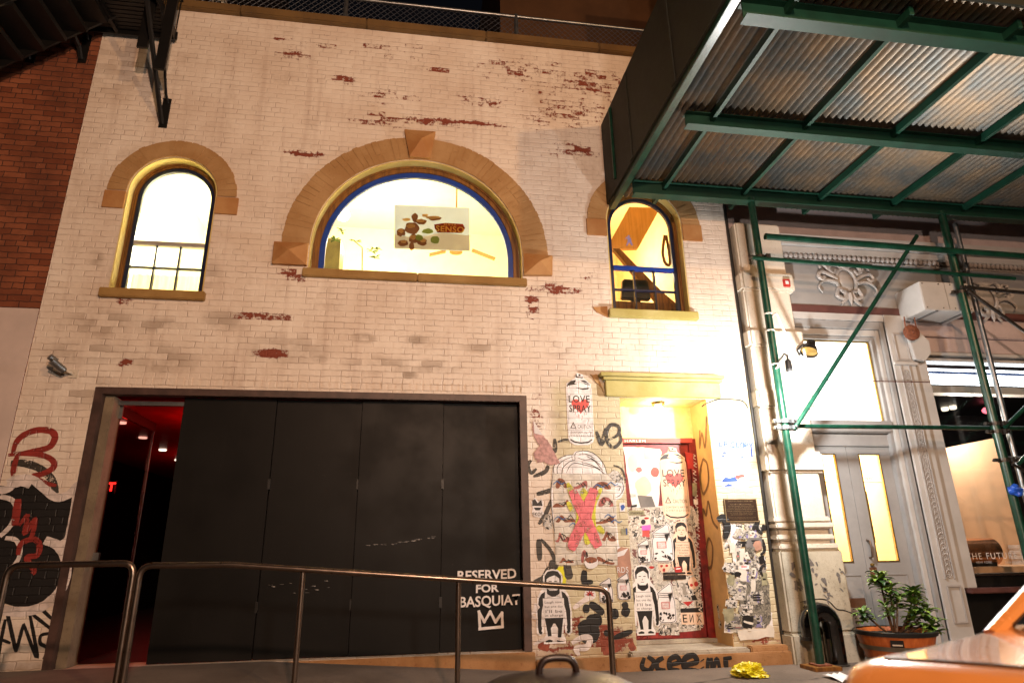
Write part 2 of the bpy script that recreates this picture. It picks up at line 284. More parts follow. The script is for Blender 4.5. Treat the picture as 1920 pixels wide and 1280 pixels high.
# ------------------------------------------------------------ mesh helpers
def quad_box(bm, x0, x1, y0, y1, z0, z1):
    v = [bm.verts.new(p) for p in ((x0,y0,z0),(x1,y0,z0),(x1,y1,z0),(x0,y1,z0),(x0,y0,z1),(x1,y0,z1),(x1,y1,z1),(x0,y1,z1))]
    for f in ((0,3,2,1),(4,5,6,7),(0,1,5,4),(1,2,6,5),(2,3,7,6),(3,0,4,7)): bm.faces.new([v[i] for i in f])
    return v
def B(): return bmesh.new()
def bx(*a, bm=None):
    bm = bm or B(); quad_box(bm, *a); return bm
def obb(bm, c, ax, ay, az):
    """box centred at c with half-axis vectors"""
    c = Vector(c); ax, ay, az = Vector(ax), Vector(ay), Vector(az)
    v = [bm.verts.new(c+sx*ax+sy*ay+sz*az) for sz in (-1, 1) for sx, sy in ((-1,-1),(1,-1),(1,1),(-1,1))]
    for f in ((0,3,2,1),(4,5,6,7),(0,1,5,4),(1,2,6,5),(2,3,7,6),(3,0,4,7)): bm.faces.new([v[i] for i in f])
def frame(d):
    d = d.normalized(); a = Vector((0,0,1)) if abs(d.z) < .9 else Vector((1,0,0))
    u = d.cross(a).normalized(); return u, d.cross(u).normalized()
def tube(bm, pts, r, seg=10, cap=True):
    pts = [Vector(p) for p in pts]; rings = []; pu = None
    for i, p in enumerate(pts):
        d = (pts[min(i+1, len(pts)-1)]-pts[max(i-1, 0)])
        if d.length < 1e-9: d = Vector((0,0,1))
        d.normalize()
        if pu is None: u, w = frame(d)
        else:
            u = pu-d*pu.dot(d); u = u.normalized() if u.length > 1e-6 else frame(d)[0]; w = d.cross(u)
        pu = u; rr = r[i] if isinstance(r, (list, tuple)) else r
        rings.append([bm.verts.new(p+rr*(math.cos(2*PI*k/seg)*u+math.sin(2*PI*k/seg)*w)) for k in range(seg)])
    for a, b in zip(rings, rings[1:]):
        for k in range(seg): bm.faces.new((a[k], a[(k+1)%seg], b[(k+1)%seg], b[k]))
    if cap: bm.faces.new(rings[0][::-1]); bm.faces.new(rings[-1])
    return bm
def cyl(bm, p, q, r, seg=12): return tube(bm, [p, q], r, seg)
def lathe(bm, c, prof, seg=28, cap=True):
    rings = [[bm.verts.new((c[0]+r*math.cos(2*PI*k/seg), c[1]+r*math.sin(2*PI*k/seg), c[2]+z)) for k in range(seg)] for r, z in prof]
    for a, b in zip(rings, rings[1:]):
        for k in range(seg): bm.faces.new((a[k], a[(k+1)%seg], b[(k+1)%seg], b[k]))
    if cap: bm.faces.new(rings[0][::-1]); bm.faces.new(rings[-1])
    return bm
def prism(bm, poly, y0, y1, holes=()):
    """solid from an x/z outline with holes, front face at y0, back at y1"""
    loops = [list(poly)]+[list(h) for h in holes]
    flat = [p for l in loops for p in l]
    F = [bm.verts.new((p[0], y0, p[1])) for p in flat]; K = [bm.verts.new((p[0], y1, p[1])) for p in flat]
    tris = geometry.tessellate_polygon([[Vector((p[0], p[1], 0)) for p in l] for l in loops])
    for a, b, c in tris:
        try: bm.faces.new((F[a], F[b], F[c])); bm.faces.new((K[c], K[b], K[a]))
        except ValueError: pass
    k = 0
    for l in loops:
        n = len(l)
        for i in range(n):
            j = (i+1) % n
            bm.faces.new((F[k+i], F[k+j], K[k+j], K[k+i]))
        k += n
    return bm
def flat(bm, poly, y):
    """one-sided outline lying in the plane y (paint, ink, paper), facing the street"""
    v = [bm.verts.new((p[0], y, p[1])) for p in poly]
    for a, b, c in geometry.tessellate_polygon([[Vector((p[0], p[1], 0)) for p in poly]]):
        try: bm.faces.new((v[a], v[b], v[c]))
        except ValueError: pass
    return bm
def band(bm, A, Bp, y0, y1, closed=False):
    """solid strip between two x/z paths"""
    n = len(A); v = [[bm.verts.new((p[0], y, p[1])) for p in P] for P in (A, Bp) for y in (y0, y1)]
    a0, a1, b0, b1 = v
    for i in range(n if closed else n-1):
        j = (i+1) % n
        bm.faces.new((a0[i], a0[j], b0[j], b0[i])); bm.faces.new((a1[i], b1[i], b1[j], a1[j]))
        bm.faces.new((a0[i], a1[i], a1[j], a0[j])); bm.faces.new((b0[i], b0[j], b1[j], b1[i]))
    if not closed:
        bm.faces.new((a0[0], b0[0], b1[0], a1[0])); bm.faces.new((a0[-1], a1[-1], b1[-1], b0[-1]))
    return bm
def arc(cx, cz, r, a0=180, a1=0, n=40): return [(cx+r*math.cos(R(a0+(a1-a0)*i/n)), cz+r*math.sin(R(a0+(a1-a0)*i/n))) for i in range(n+1)]
def archpath(cx, cz, r, zb, n=40): return [(cx-r, zb)]+arc(cx, cz, r, n=n)+[(cx+r, zb)]
def smooth(pts, k=8, closed=False):
    P = [Vector(p) for p in pts]; n = len(P); o = []
    for i in range(n if closed else n-1):
        g = lambda q: P[q % n] if closed else P[max(0, min(n-1, q))]
        p0, p1, p2, p3 = g(i-1), g(i), g(i+1), g(i+2)
        for s in range(k):
            t = s/k
            o.append(.5*((2*p1)+(-p0+p2)*t+(2*p0-5*p1+4*p2-p3)*t*t+(-p0+3*p1-3*p2+p3)*t**3))
    if not closed: o.append(P[-1])
    return [tuple(p) for p in o]
def stroke(bm, pts, w, y, sm=True, k=7, taper=.0, rise=.0012):
    """painted stroke: ribbon along an x/z path, creeping off the wall so that crossings never share a plane"""
    P = smooth(pts, k) if sm else list(pts); n = len(P); prev = None
    for i, p in enumerate(P):
        a = Vector(P[max(0, i-1)]); b = Vector(P[min(n-1, i+1)]); d = (b-a)
        d = d.normalized() if d.length > 1e-9 else Vector((1, 0))
        nn = Vector((-d.y, d.x)); ww = w*.5*(1-taper*abs(2*i/(n-1)-1)**3)*(1+.12*mnoise.noise(Vector((p[0]*20, p[1]*20, w*9)))); yy = y-rise*i/n
        cur = (bm.verts.new((p[0]+nn.x*ww, yy, p[1]+nn.y*ww)), bm.verts.new((p[0]-nn.x*ww, yy, p[1]-nn.y*ww)))
        if prev: bm.faces.new((prev[0], prev[1], cur[1], cur[0]))
        prev = cur
    return bm
def ell(cx, cz, rx, rz, n=28, rot=0., wob=0.):
    o = []
    for i in range(n):
        a = 2*PI*i/n; k = 1+wob*mnoise.noise(Vector((math.cos(a)*1.5+cx*7, math.sin(a)*1.5+cz*7, 3)))
        x, z = rx*k*math.cos(a), rz*k*math.sin(a); o.append((cx+x*math.cos(rot)-z*math.sin(rot), cz+x*math.sin(rot)+z*math.cos(rot)))
    return o
def rough_poly(poly, amp=.012, k=6):
    """torn outline: the sides of a polygon broken up at random"""
    o = []; n = len(poly)
    for i in range(n):
        a, b = Vector(poly[i]), Vector(poly[(i+1) % n])
        d = (b-a); nn = Vector((-d.y, d.x)).normalized() if d.length else Vector((0, 0))
        for s in range(k): o.append(tuple(a+d*(s/k)+(nn*random.uniform(-amp, amp) if s else Vector((0, 0)))))
    return o

# ------------------------------------------------------------ object helpers
ORG = {}
def thing(name, label, cat, loc=(0, 0, 0), group=None):
    o = bpy.data.objects.new(name, None); o.empty_display_size = .1; o.location = loc; C.objects.link(o)
    o['label'] = label; o['category'] = cat
    if group: o['group'] = group
    ORG[o] = Vector(loc); return o
def obj(name, bm, m, parent=None, bevel=0., smoothf=False, label=None):
    bmesh.ops.recalc_face_normals(bm, faces=bm.faces) if not getattr(bm, 'keepn', False) else None
    if bevel:
        bmesh.ops.bevel(bm, geom=[e for e in bm.edges if e.calc_face_angle(0) > .5], offset=bevel, segments=2, affect='EDGES', clamp_overlap=True)
    o_ = ORG.get(parent, Vector((0, 0, 0)))
    if o_.length: bmesh.ops.translate(bm, verts=bm.verts, vec=-o_)
    me = bpy.data.meshes.new(name); bm.to_mesh(me); bm.free()
    if smoothf:
        for p in me.polygons: p.use_smooth = True
        try: me.set_sharp_from_angle(angle=R(40))
        except Exception: pass
    me.materials.append(m)
    o = bpy.data.objects.new(name, me); C.objects.link(o)
    if parent: o.parent = parent; ORG[o] = o_
    if label: o['label'] = label
    return o
def solo(name, bm, m, label, cat, group=None, **k):
    """a thing that is one mesh; its origin is put at the middle of its base"""
    xs = [v.co for v in bm.verts]; c = Vector(((min(v.x for v in xs)+max(v.x for v in xs))/2, (min(v.y for v in xs)+max(v.y for v in xs))/2, min(v.z for v in xs)))
    bmesh.ops.translate(bm, verts=bm.verts, vec=-c)
    o = obj(name, bm, m, None, **k); o.location = c; o['label'] = label; o['category'] = cat; ORG[o] = c
    if group: o['group'] = group
    return o
def struct(name, bm, m, kind='structure'):
    o = obj(name, bm, m); o['kind'] = kind; return o
def text_bm(s, size, x, z, y, align='CENTER', bold=0., rot=0., sx=1., spacing=1., shear=0., lead=1., depth=0.):
    cu = bpy.data.curves.new('txt', 'FONT'); cu.body = s; cu.size = size; cu.align_x = align; cu.align_y = 'CENTER'
    cu.offset = bold; cu.space_character = spacing; cu.shear = shear; cu.space_line = lead; cu.resolution_u = 3; cu.extrude = depth
    o = bpy.data.objects.new('txt', cu); C.objects.link(o)
    dg = bpy.context.evaluated_depsgraph_get(); me = bpy.data.meshes.new_from_object(o.evaluated_get(dg))
    bm = B(); bm.from_mesh(me); bpy.data.objects.remove(o); bpy.data.meshes.remove(me); bpy.data.curves.remove(cu)
    for v in bm.verts:
        a, b, d = v.co.x*sx, v.co.y, v.co.z
        v.co = (x+a*math.cos(rot)-b*math.sin(rot), y-d, z+a*math.sin(rot)+b*math.cos(rot))
    return bm
def join(*bms):
    out = bms[0]
    for b in bms[1:]:
        me = bpy.data.meshes.new('t'); b.to_mesh(me); out.from_mesh(me); bpy.data.meshes.remove(me); b.free()
    return out

# ============================================================ SETTING: ground
bm = B(); v = [bm.verts.new(p) for p in ((-120,-120,-.14),(120,-120,-.14),(120,120,-.14),(-120,120,-.14))]; bm.faces.new(v)
struct('road', bm, M['asphalt'])
struct('sidewalk', bx(-40, 40, -3.9, .6, -.135, 0), M['sidewalk'])
struct('kerb', bx(-40, 40, -4.05, -3.902, -.135, .004), M['pedestal'])
# entrance ramp: level landing on the left, sloping down to the pavement on the right
bm = B(); prof = [(-9, .001), (-9, .2), (-1.25, .2), (1.45, .004), (1.45, .001)]
prism(bm, prof, -1.62, -.035); struct('ramp_pavement', bm, M['sidewalk'])
bm = B()
for k in range(-6, 8): quad_box(bm, k*1.5+.2, k*1.5+.215, -3.9, -1.63, .0005, .0035)
quad_box(bm, 1.46, 40, -1.9, -1.885, .0005, .003); struct('pavement_joints', bm, M['asphalt'])

bm = B(); rr = random.Random(11)
for i in range(90):
    x, y, r_ = rr.uniform(-1, 5), rr.uniform(-3.5, -.2), rr.uniform(.012, .03)
    if x < 1.5 and y > -1.7: continue
    v = [bm.verts.new((x+r_*math.cos(a*.7)*rr.uniform(.8, 1.2), y+r_*math.sin(a*.7)*rr.uniform(.8, 1.2), .0018+.00002*i)) for a in range(9)]; bm.faces.new(v)
struct('pavement_gum_spots', bm, M['asphalt'])
bm = B(); pr_ = None
for i, p_ in enumerate(smooth([(1.5, -.9, 0), (2.0, -.75, 0), (2.5, -.85, 0), (3.0, -.7, 0), (3.4, -.95, 0), (3.7, -.9, 0)], 6)):
    w_ = .006+.004*math.sin(i*2.1); c_ = (bm.verts.new((p_[0], p_[1]+w_, .0042)), bm.verts.new((p_[0]+rr.uniform(-.01, .01), p_[1]-w_, .0042)))
    if pr_: bm.faces.new((pr_[0], pr_[1], c_[1], c_[0]))
    pr_ = c_
struct('pavement_crack', bm, M['asphalt'])

# ============================================================ WHITE BRICK BUILDING
BL = thing('brick_building', 'two storey white painted brick building with three arched lit windows and chipped paint', 'building', (0, 0, 0))
LW, BW, RW = (-2.73, 4.975, .47), (.01, 4.43, 1.215), (2.775, 4.975, .49)   # windows: centre x, spring z, radius
SILL, BSILL = 3.80, 4.135
def winhole(w, zb, dr=0): return archpath(w[0], w[1], w[2]+dr, zb, 48)
GX0, GX1, GZ0, GZ1 = -3.134, 1.235, .19, 2.745
AX0, AX1, AZ0, AZ1 = 2.30, 3.335, .15, 2.745
wallbm = prism(B(), [(-3.80, -.1), (3.86, -.1), (3.86, 7.53), (-3.80, 7.53)], 0, .30,
    [winhole(LW, SILL)[::-1], winhole(BW, BSILL)[::-1], winhole(RW, SILL)[::-1],
     [(GX0, GZ0), (GX0, GZ1), (GX1, GZ1), (GX1, GZ0)], [(AX0, AZ0), (AX0, AZ1), (AX1, AZ1), (AX1, AZ0)]])
obj('wall', wallbm, M['wall'], BL)
# coping
bm = B()
for k in range(5):
    x0 = -3.82+k*1.54; quad_box(bm, x0, x0+1.533, -.07, .34, 7.532, 7.655)
obj('coping', bm, M['coping'], BL, bevel=.012)
obj('roof', bx(-3.8, 3.86, .345, 9, 7.3, 7.4), M['coping'], BL)
# soldier course over the garage (bricks on end)
bm = B(); x = GX0
while x < GX1-.03:
    w = .066; quad_box(bm, x, x+w, -.004-random.random()*.004, .02, 2.765+random.uniform(-.003, .003), 2.868); x += w+.0095
obj('soldier_course', bm, M['wall'], BL, bevel=.006)

def voussoirs(w, r1, thick=.016, rows=2):
    cx, cz, r0 = w; bm = B(); n = int(PI*(r0+r1)/2/.071)
    for i in range(n):
        a0 = 180-180*i/n; a1 = a0-180/n; g = 180*.0035/(PI*r1)
        split = random.random() < .62; cut = r0+(r1-r0)*random.choice((.36, .5, .64))
        for ra, rb in (((r0+.003, cut-.004), (cut+.004, r1)) if split else ((r0+.003, r1),)):
            yy = -thick+random.uniform(-.0045, .0045); rb2 = rb+random.uniform(-.006, .006) if rb == r1 else rb
            band(bm, arc(cx, cz, ra, a0-g, a1+g, 2), arc(cx, cz, rb2, a0-g, a1+g, 2), yy, .01)
    return bm
def arch_backing(w, r1):
    cx, cz, r0 = w; return band(B(), arc(cx, cz, r0+.004, n=48), arc(cx, cz, r1-.006, n=48), -.0125, .012)
def pyramid(bm, q, apex):
    """projecting diamond-cut block: four x/z corners on the wall, base slab, pointed face"""
    q = [Vector((p[0], -.05, p[1])) for p in q]; b = [bm.verts.new((p.x, .012, p.z)) for p in q]; f = [bm.verts.new(p) for p in q]; a = bm.verts.new((apex[0], apex[2], apex[1]))
    for i in range(4):
        j = (i+1) % 4; bm.faces.new((b[i], b[j], f[j], f[i])); bm.faces.new((f[i], f[j], a))
    bm.faces.new(b[::-1]); return bm
def arch_window(w, r1, zb, label, big=False, sash=True):
    cx, cz, r = w
    A = obj('arch', voussoirs(w, r1), M['arch'], BL, bevel=.005, label=label+' arch'); obj('arch_mortar', arch_backing(w, r1), M['arch'], A)
    # reveal lining, the yellow of the window light put into its colour
    obj('reveal', band(B(), archpath(cx, cz, r-.001, zb, 48), archpath(cx, cz, r-.014, zb, 48), .006, .125), M['reveal'], BL)
    # outer casing, blue frame
    f0 = r-.014; cs = .075 if big else .045
    obj('casing', join(band(B(), archpath(cx, cz, f0, zb, 48), archpath(cx, cz, f0-cs, zb, 48), .127, .2), band(B(), archpath(cx, cz, f0-.004, zb, 48), archpath(cx, cz, f0-.024, zb, 48), .112, .1265)), M['brownwood'], BL)
    f1 = f0-cs; fw = .062 if big else .042
    F = obj('window_frame', band(B(), archpath(cx, cz, f1, zb, 48), archpath(cx, cz, f1-fw, zb, 48), .14, .19), M['blue' if big else 'navy'], BL, bevel=.004)
    ri = f1-fw
    g = prism(B(), archpath(cx, cz, ri+.01, zb+.005, 48), .166, .171); obj('pane', g, M['glass'], F)
    return F, ri
# left window
F, ri = arch_window(LW, .68, SILL, 'left')
def sash(F, w, ri, zb, mat, rail):
    cx = w[0]; bm = B(); zm = 4.42
    quad_box(bm, cx-ri, cx+ri, .141, .2, zb, zb+.065)                         # bottom rail
    obj('bottom_rail', bm, mat, F, bevel=.003)
    obj('meeting_rail', bx(cx-ri, cx+ri, .135, .2, zm-.022, zm+.028), rail, F, bevel=.004)
    zmid = (zb+.065+zm-.022)/2
    for k in (1, 2): obj('muntin', bx(cx-ri+2*ri*k/3-.009, cx-ri+2*ri*k/3+.009, .145, .187, zb+.066, zm-.023), mat, F)
    obj('muntin', bx(cx-ri, cx+ri, .1435, .186, zmid-.009, zmid+.009), mat, F)
sash(F, LW, ri, SILL, M['navy'], M['greytrim'])
bm = B()
n = 40
for i in range(n):
    x0 = LW[0]-ri+2*ri*i/n; x1 = LW[0]-ri+2*ri*(i+1)/n; ya, yb = .25+.012*math.sin(i*1.3), .25+.012*math.sin((i+1)*1.3)
    bm.faces.new([bm.verts.new(p) for p in ((x0, ya, 3.8), (x1, yb, 3.8), (x1, yb, 4.09), (x0, ya, 4.09))])
obj('curtain', bm, M['curtain'], BL)
# big window
F, _ = arch_window(BW, 1.525, BSILL, 'large central', big=True)
obj('bottom_rail', bx(BW[0]-1.07, BW[0]+1.07, .142, .2, BSILL, BSILL+.03), M['navy'], F)
ks = pyramid(B(), [(-.21, 6.03), (.17, 6.035), (.115, 5.655), (-.135, 5.655)], (0, 5.85, -.15)); obj('keystone', ks, M['archblock'], BL)
for q, ap in (([(-1.58, 4.43), (-1.215, 4.43), (-1.215, 4.165), (-1.58, 4.165)], (-1.40, 4.30, -.14)), ([(1.232, 4.45), (1.58, 4.44), (1.57, 4.19), (1.232, 4.175)], (1.41, 4.32, -.14))):
    obj('springer_block', pyramid(B(), q, ap), M['archblock'], BL)
# right window
F, ri = arch_window(RW, .73, SILL, 'right'); sash(F, RW, ri, SILL, M['navy'], M['blue'])
for q in ((-3.42, -3.2), (-2.26, -2.02)): obj('impost_block', bx(q[0], q[1], -.022, .03, 4.75, 4.962), M['archblock'], BL, bevel=.004)
for q in ((2.03, 2.285), (3.266, 3.52)): obj('impost_block', bx(q[0], q[1], -.022, .03, 4.765, 4.985), M['archblock'], BL, bevel=.004)
# sills
obj('window_sill', bx(-3.26, -2.225, -.06, .19, 3.70, 3.798), M['sill'], BL, bevel=.008)
bm = B(); quad_box(bm, -1.25, .004, -.055, .19, 4.035, 4.133); quad_box(bm, .008, 1.265, -.055, .19, 4.036, 4.132); obj('window_sill', bm, M['sill'], BL, bevel=.008)
obj('window_sill', bx(2.23, 3.33, -.07, .19, 3.70, 3.798), M['olive'], BL, bevel=.008)
# garage opening: mauve steel frame, grey jambs, folding panels
bm = band(B(), [(GX0, GZ0), (GX0, GZ1), (GX1, GZ1), (GX1, GZ0)], [(GX0+.075, GZ0), (GX0+.075, GZ1-.072), (GX1-.08, GZ1-.072), (GX1-.08, GZ0)], -.012, .1)
obj('garage_frame', bm, M['mauve'], BL, bevel=.004)
obj('door_jamb', bx(GX0+.076, GX0+.165, .06, .28, GZ0, GZ1-.075), M['jamb'], BL, bevel=.006)
HX = GX0+.165
px_ = [-2.32, -1.405, -.53, .337, 1.152]
for i in range(4):
    y0 = .10+.022*(i % 2); x0 = px_[i]+(.003 if i else 0)
    P = obj('door_panel', bx(x0, px_[i+1]-.003, y0, y0+.05, .196, 2.671), M['black'], BL, bevel=.004); obj('seam_light_block', bx(px_[i+1]-.03, px_[i+1]+.03, .175, .18, .196, 2.671), M['blackpaint'], P)  # strip added behind each seam, stops the passage light leaking through
    if i < 3:
        for z in (.6, 1.75): obj('hinge', bx(px_[i+1]-.014, px_[i+1]+.014, y0-.012, y0-.0005+.022*(1-i % 2), z, z+.10), M['blackmetal'], P)
bm = B()
for s in range(46):
    if s < 30: x = random.uniform(-.45, .30); z = 1.235+.03*math.sin(x*5)+random.gauss(0, .006); l = random.uniform(.008, .05)
    else: x = random.gauss(-.98, .2); z = .80+random.gauss(0, .035); l = random.uniform(.01, .04)
    if -1.37 < x and x+l < .31 and abs(x+.53) > .07: flat(bm, [(x, z), (x+l, z+random.uniform(-.006, .006)), (x+l, z+.0014), (x, z+.0012)], .0985-.00001*s)
obj('scratch_marks', bm, M['greytrim'], BL)
# painted words on the last two panels
yw = .1195
LET = thing_letters = None
w_ = M['whiteline']
def paintword(s, u0, u1, v0, v1, name):
    p = at((u0+u1)/2, (v0+v1)/2, yw); a = at(u0, (v0+v1)/2, yw); b = at(u1, (v0+v1)/2, yw); hgt = abs(at(u0, v0, yw).z-at(u0, v1, yw).z)
    bm = text_bm(s, hgt/.72, 0, 0, 0, bold=.0035); xs = [v.co.x for v in bm.verts]; zs = [v.co.z for v in bm.verts]
    k = (b.x-a.x)/(max(xs)-min(xs)); kz = hgt/(max(zs)-min(zs)); mx, mz = (max(xs)+min(xs))/2, (max(zs)+min(zs))/2
    for v in bm.verts:
        x = (v.co.x-mx)*k; z = (v.co.z-mz)*kz
        v.co = (p.x+x+.004*mnoise.noise(Vector((x*22, z*22, 1))), yw-.0215, p.z+z+.02*x+.006*mnoise.noise(Vector((x*9, z*9, 8))))
    return obj(name, bm, w_, DP)
DP = [o for o in BL.children if o.name.startswith('door_panel')][3]
yw = .1
paintword('RESERVED', 858, 968, 1067, 1086, 'lettering'); paintword('FOR', 892, 935, 1094, 1110, 'lettering'); paintword('BASQUIAT', 862, 975, 1115, 1139, 'lettering')
bm = B(); y_ = .097
cr = [xz(u, v, y_) for u, v in ((900,1177),(898,1146),(908,1165),(919,1146),(929,1165),(941,1148),(942,1174),(899,1178))]
for i in range(len(cr)-1):
    a, b = Vector(cr[i]), Vector(cr[i+1]); d = (b-a).normalized(); stroke(bm, [tuple(a-d*.012), tuple((a+b)/2), tuple(b+d*.012)], .026, y_-.0012*i, rise=.0009)
obj('painted_crown', bm, w_, DP)
# open leaf of tinted glass, track and closer
obj('door_track', bx(HX+.002, px_[0], .16, .22, 2.60, 2.645), M['steel'], BL, bevel=.003)
GD = obj('glass_door', bx(HX+.004, HX+.018, .24, 1.14, .22, 2.50), M['glassdark'], BL)
obj('top_rail', bx(HX-.002, HX+.03, .232, 1.15, 2.502, 2.60), M['blackmetal'], GD); obj('patch_fitting', bx(HX-.012, HX+.034, .215, .2315, 2.47, 2.61), M['steel'], GD); obj('edge_strip', bx(HX+.002, HX+.02, 1.141, 1.155, .22, 2.50), M['steel'], GD)
obj('lock_plate', bx(HX-.012, HX+.05, .2, .238, 1.10, 1.17), M['steel'], GD)
# red lit passage behind
bm = B(); quad_box(bm, -5.0, 1.3, .41, 11.0, .05, 2.9)
bm.faces.ensure_lookup_table(); bmesh.ops.delete(bm, geom=[f for f in bm.faces if f.calc_center_median().y < .42], context='FACES'); obj('passage_lining', bm, M['redlack'], BL); obj('passage_ceiling', bx(-4.99, 1.29, .411, 10.9, 2.706, 2.897), M['redroom'], BL)
obj('passage_floor', bx(-4.99, 1.3, .3, 10.9, .1, .19), M['darkroom'], BL)
lamp('red_room_light', (-2.35, 1.3, 2.25), 22, (1, .03, .02), .05); lamp('red_room_light', (-3.2, 4.5, 2.3), 18, (1, .03, .02), .05)
for u, v in ((228, 792), (268, 820), (305, 843), (334, 862)):
    p = gz(u, v, 2.70); solo('ceiling_downlight', lathe(B(), (p.x, p.y, 2.687), [(.05, 0), (.055, .012), (.055, .018)], 16), emit('downlight_glow_%d' % u, (1, .8, .6), 2.2),
        {228: 'small lit downlight in the red passage ceiling, nearest the glass door hinge', 268: 'small lit downlight in the red passage ceiling, second from the door hinge', 305: 'small lit downlight in the red passage ceiling, third from the door hinge', 334: 'small lit downlight in the red passage ceiling, next to the black panel'}[u], 'downlight', 'downlights in the red passage')
p = at(192, 913, 2.6)
ex = thing('exit_sign', 'red glowing EXIT sign deep inside the dark garage entrance', 'exit sign', (p.x, 2.6, p.z-.08))
obj('housing', bx(p.x-.15, p.x+.15, 2.601, 2.64, p.z-.085, p.z+.085), M['blackmetal'], ex); obj('lettering', text_bm('EXIT', .15, p.x, p.z, 2.598, bold=.006), emit('exit_red', (1, .03, .02), 6), ex)
obj('passage_light_strip', bx(GX0+.05, -2.3, 5.4, 5.45, 2.2, 2.215), emit('red_strip', (1, .02, .02), 4), BL)

# small door alcove
jw = .42
obj('alcove_side', bx(AX0-.03, AX0, .301, .5, AZ0, AZ1), M['creamwall'], BL)
obj('alcove_side', join(bx(AX1, AX1+.03, .301, .5, AZ0, AZ1), bx(AX1-.006, AX1-.0005, -.003, .299, AZ0+.006, AZ1-.003)), M['creamwall'], BL)
obj('alcove_soffit', bx(AX0-.03, AX1+.03, .301, .5, AZ1+.001, AZ1+.04), M['alcovetop'], BL)
obj('alcove_back', bx(AX0-.03, AX1+.03, jw+.03, jw+.09, 2.36, 2.75), M['alcovetop'], BL)
DR = obj('door', bx(AX0+.02, AX1-.09, jw, jw+.045, .2, 2.29), M['reddoor'], BL, bevel=.004)
obj('door_frame', band(B(), [(AX0-.02, .16), (AX0-.02, 2.36), (AX1+.01, 2.36), (AX1+.01, .16)], [(AX0+.02, .16), (AX0+.02, 2.3), (AX1-.085, 2.3), (AX1-.085, .16)], jw-.02, jw+.06), M['reddoor'], BL, bevel=.004)
obj('threshold', bx(AX0+.001, AX1-.001, jw-.06, jw+.06, AZ0+.008, .199), M['step'], BL, bevel=.006)
obj('mail_slot', join(bx(2.80, 3.06, jw-.018, jw-.0005, .80, .845), bx(2.80, 3.06, jw-.012, jw-.0005, .852, .875)), M['darksteel'], DR, bevel=.003)
obj('kick_plate', bx(2.33, 2.84, jw-.004, jw-.0005, .215, .25), M['redspray'], DR)
obj('door_step', prism(B(), [(2.2, .02), (2.2, .157), (3.45, .157), (3.45, .02)], -.12, .5), M['step'], BL, bevel=.015)
obj('step_riser', bx(2.02, 3.87, -.17, -.125, -.02, .12), M['plinth'], BL, bevel=.01); obj('corner_stone', bx(3.46, 3.87, -.122, -.002, .0, .17), M['plinth'], BL, bevel=.012)
obj('plinth', join(bx(-3.8, 1.26, -.033, -.002, .0, .186), bx(1.265, 2.015, -.05, -.002, -.02, .115)), M['plinth'], BL, bevel=.008)
# lintel over the small door
bm = B(); quad_box(bm, 2.13, 3.50, -.055, .0-.001, 2.752, 2.93); quad_box(bm, 2.10, 3.525, -.085, -.001, 2.933, 2.965); quad_box(bm, 2.06, 3.54, -.12, -.001, 2.968, 3.01)
obj('door_lintel', bm, M['olive'], BL, bevel=.008)
obj('broken_lintel_end', prism(B(), rough_poly([(1.97, 3.005), (2.055, 3.005), (2.125, 2.76), (2.10, 2.85), (2.02, 2.93)], .006, 4), -.012, -.001), M['arch'], BL)
obj('broken_sill_end', prism(B(), [(2.05, 3.82), (2.225, 3.84), (2.225, 3.70), (2.09, 3.76)], -.012, -.001), M['archblock'], BL)
# lamp in the alcove
al = thing('alcove_lamp', 'small lit lamp under the ceiling of the graffitied door alcove', 'lamp', (2.83, .2, 2.70))
obj('base', lathe(B(), (2.83, .2, 2.715), [(.07, 0), (.075, .015), (.06, .0285)], 20), M['brass'], al); obj('bulb', lathe(B(), (2.83, .2, 2.645), [(.01, 0), (.04, .012), (.05, .04), (.035, .069)], 16), emit('alcove_bulb', (1, .78, .4), 14), al)
lamp('alcove_light', (2.83, .2, 2.6), 19, (1, .72, .36), .05)
# rooms behind the upper windows
def room(x0, x1, z0, z1, mat, y1=4.2):
    bm = B(); quad_box(bm, x0, x1, .302, y1, z0, z1)
    bmesh.ops.delete(bm, geom=[f for f in bm.faces if f.calc_center_median().y < .4], context='FACES'); obj('room_lining', bm, mat, BL)
room(-3.78, -1.75, 3.3, 6.7, M['roomw']); room(-1.7, 1.75, 3.3, 6.9, M['room']); room(1.8, 3.84, 3.3, 6.7, M['roomtan'])
lamp('left_room_light', (-2.6, 1.8, 5.2), 280, (1, .9, .62), .12); lamp('left_room_light', (-2.35, 1.3, 4.25), 70, (1, .84, .42), .1)
lamp('middle_room_light', (-.9, 2.3, 5.6), 280, (1, .92, .62), .12); lamp('middle_room_light', (.5, 1.7, 4.0), 161, (1, .88, .5), .1)
lamp('right_room_light', (2.9, 2.4, 5.4), 161, (1, .86, .56), .12)

# ============================================================ ROOFTOP
fn = thing('chain_link_fence', 'galvanised chain link fence with top rail along the roof edge', 'fence', (0, .12, 7.66))
zt = at(860, 20, .12).z
obj('top_rail', cyl(B(), (-3.8, .12, zt), (3.9, .12, zt), .024, 10), M['steel'], fn, smoothf=True)
for u in (645, 968, 330, 1230): x = at(u, 60, .12).x; obj('post', cyl(B(), (x, .12, 7.655), (x, .12, zt+.03), .028, 10), M['steel'], fn, smoothf=True)
bm = B(); dx = .085; Hh = zt-7.66; k = -3.8-Hh
while k < 3.9:
    for sgn in (1, -1):
        a = k; b = k+Hh
        p, q = ((a, 7.66), (b, zt)) if sgn > 0 else ((b, 7.66), (a, zt))
        tube(bm, [(p[0], .12+.004*sgn, p[1]), (q[0], .12+.004*sgn, q[1])], .0033, 4, False)
    k += dx
obj('wire_mesh', bm, M['plink'], fn)
tw = thing('rooftop_tower', 'brown rendered tower block rising behind the roof fence', 'building', (4.5, 6, 7.4))
tx = at(938, 30, 4.0).x
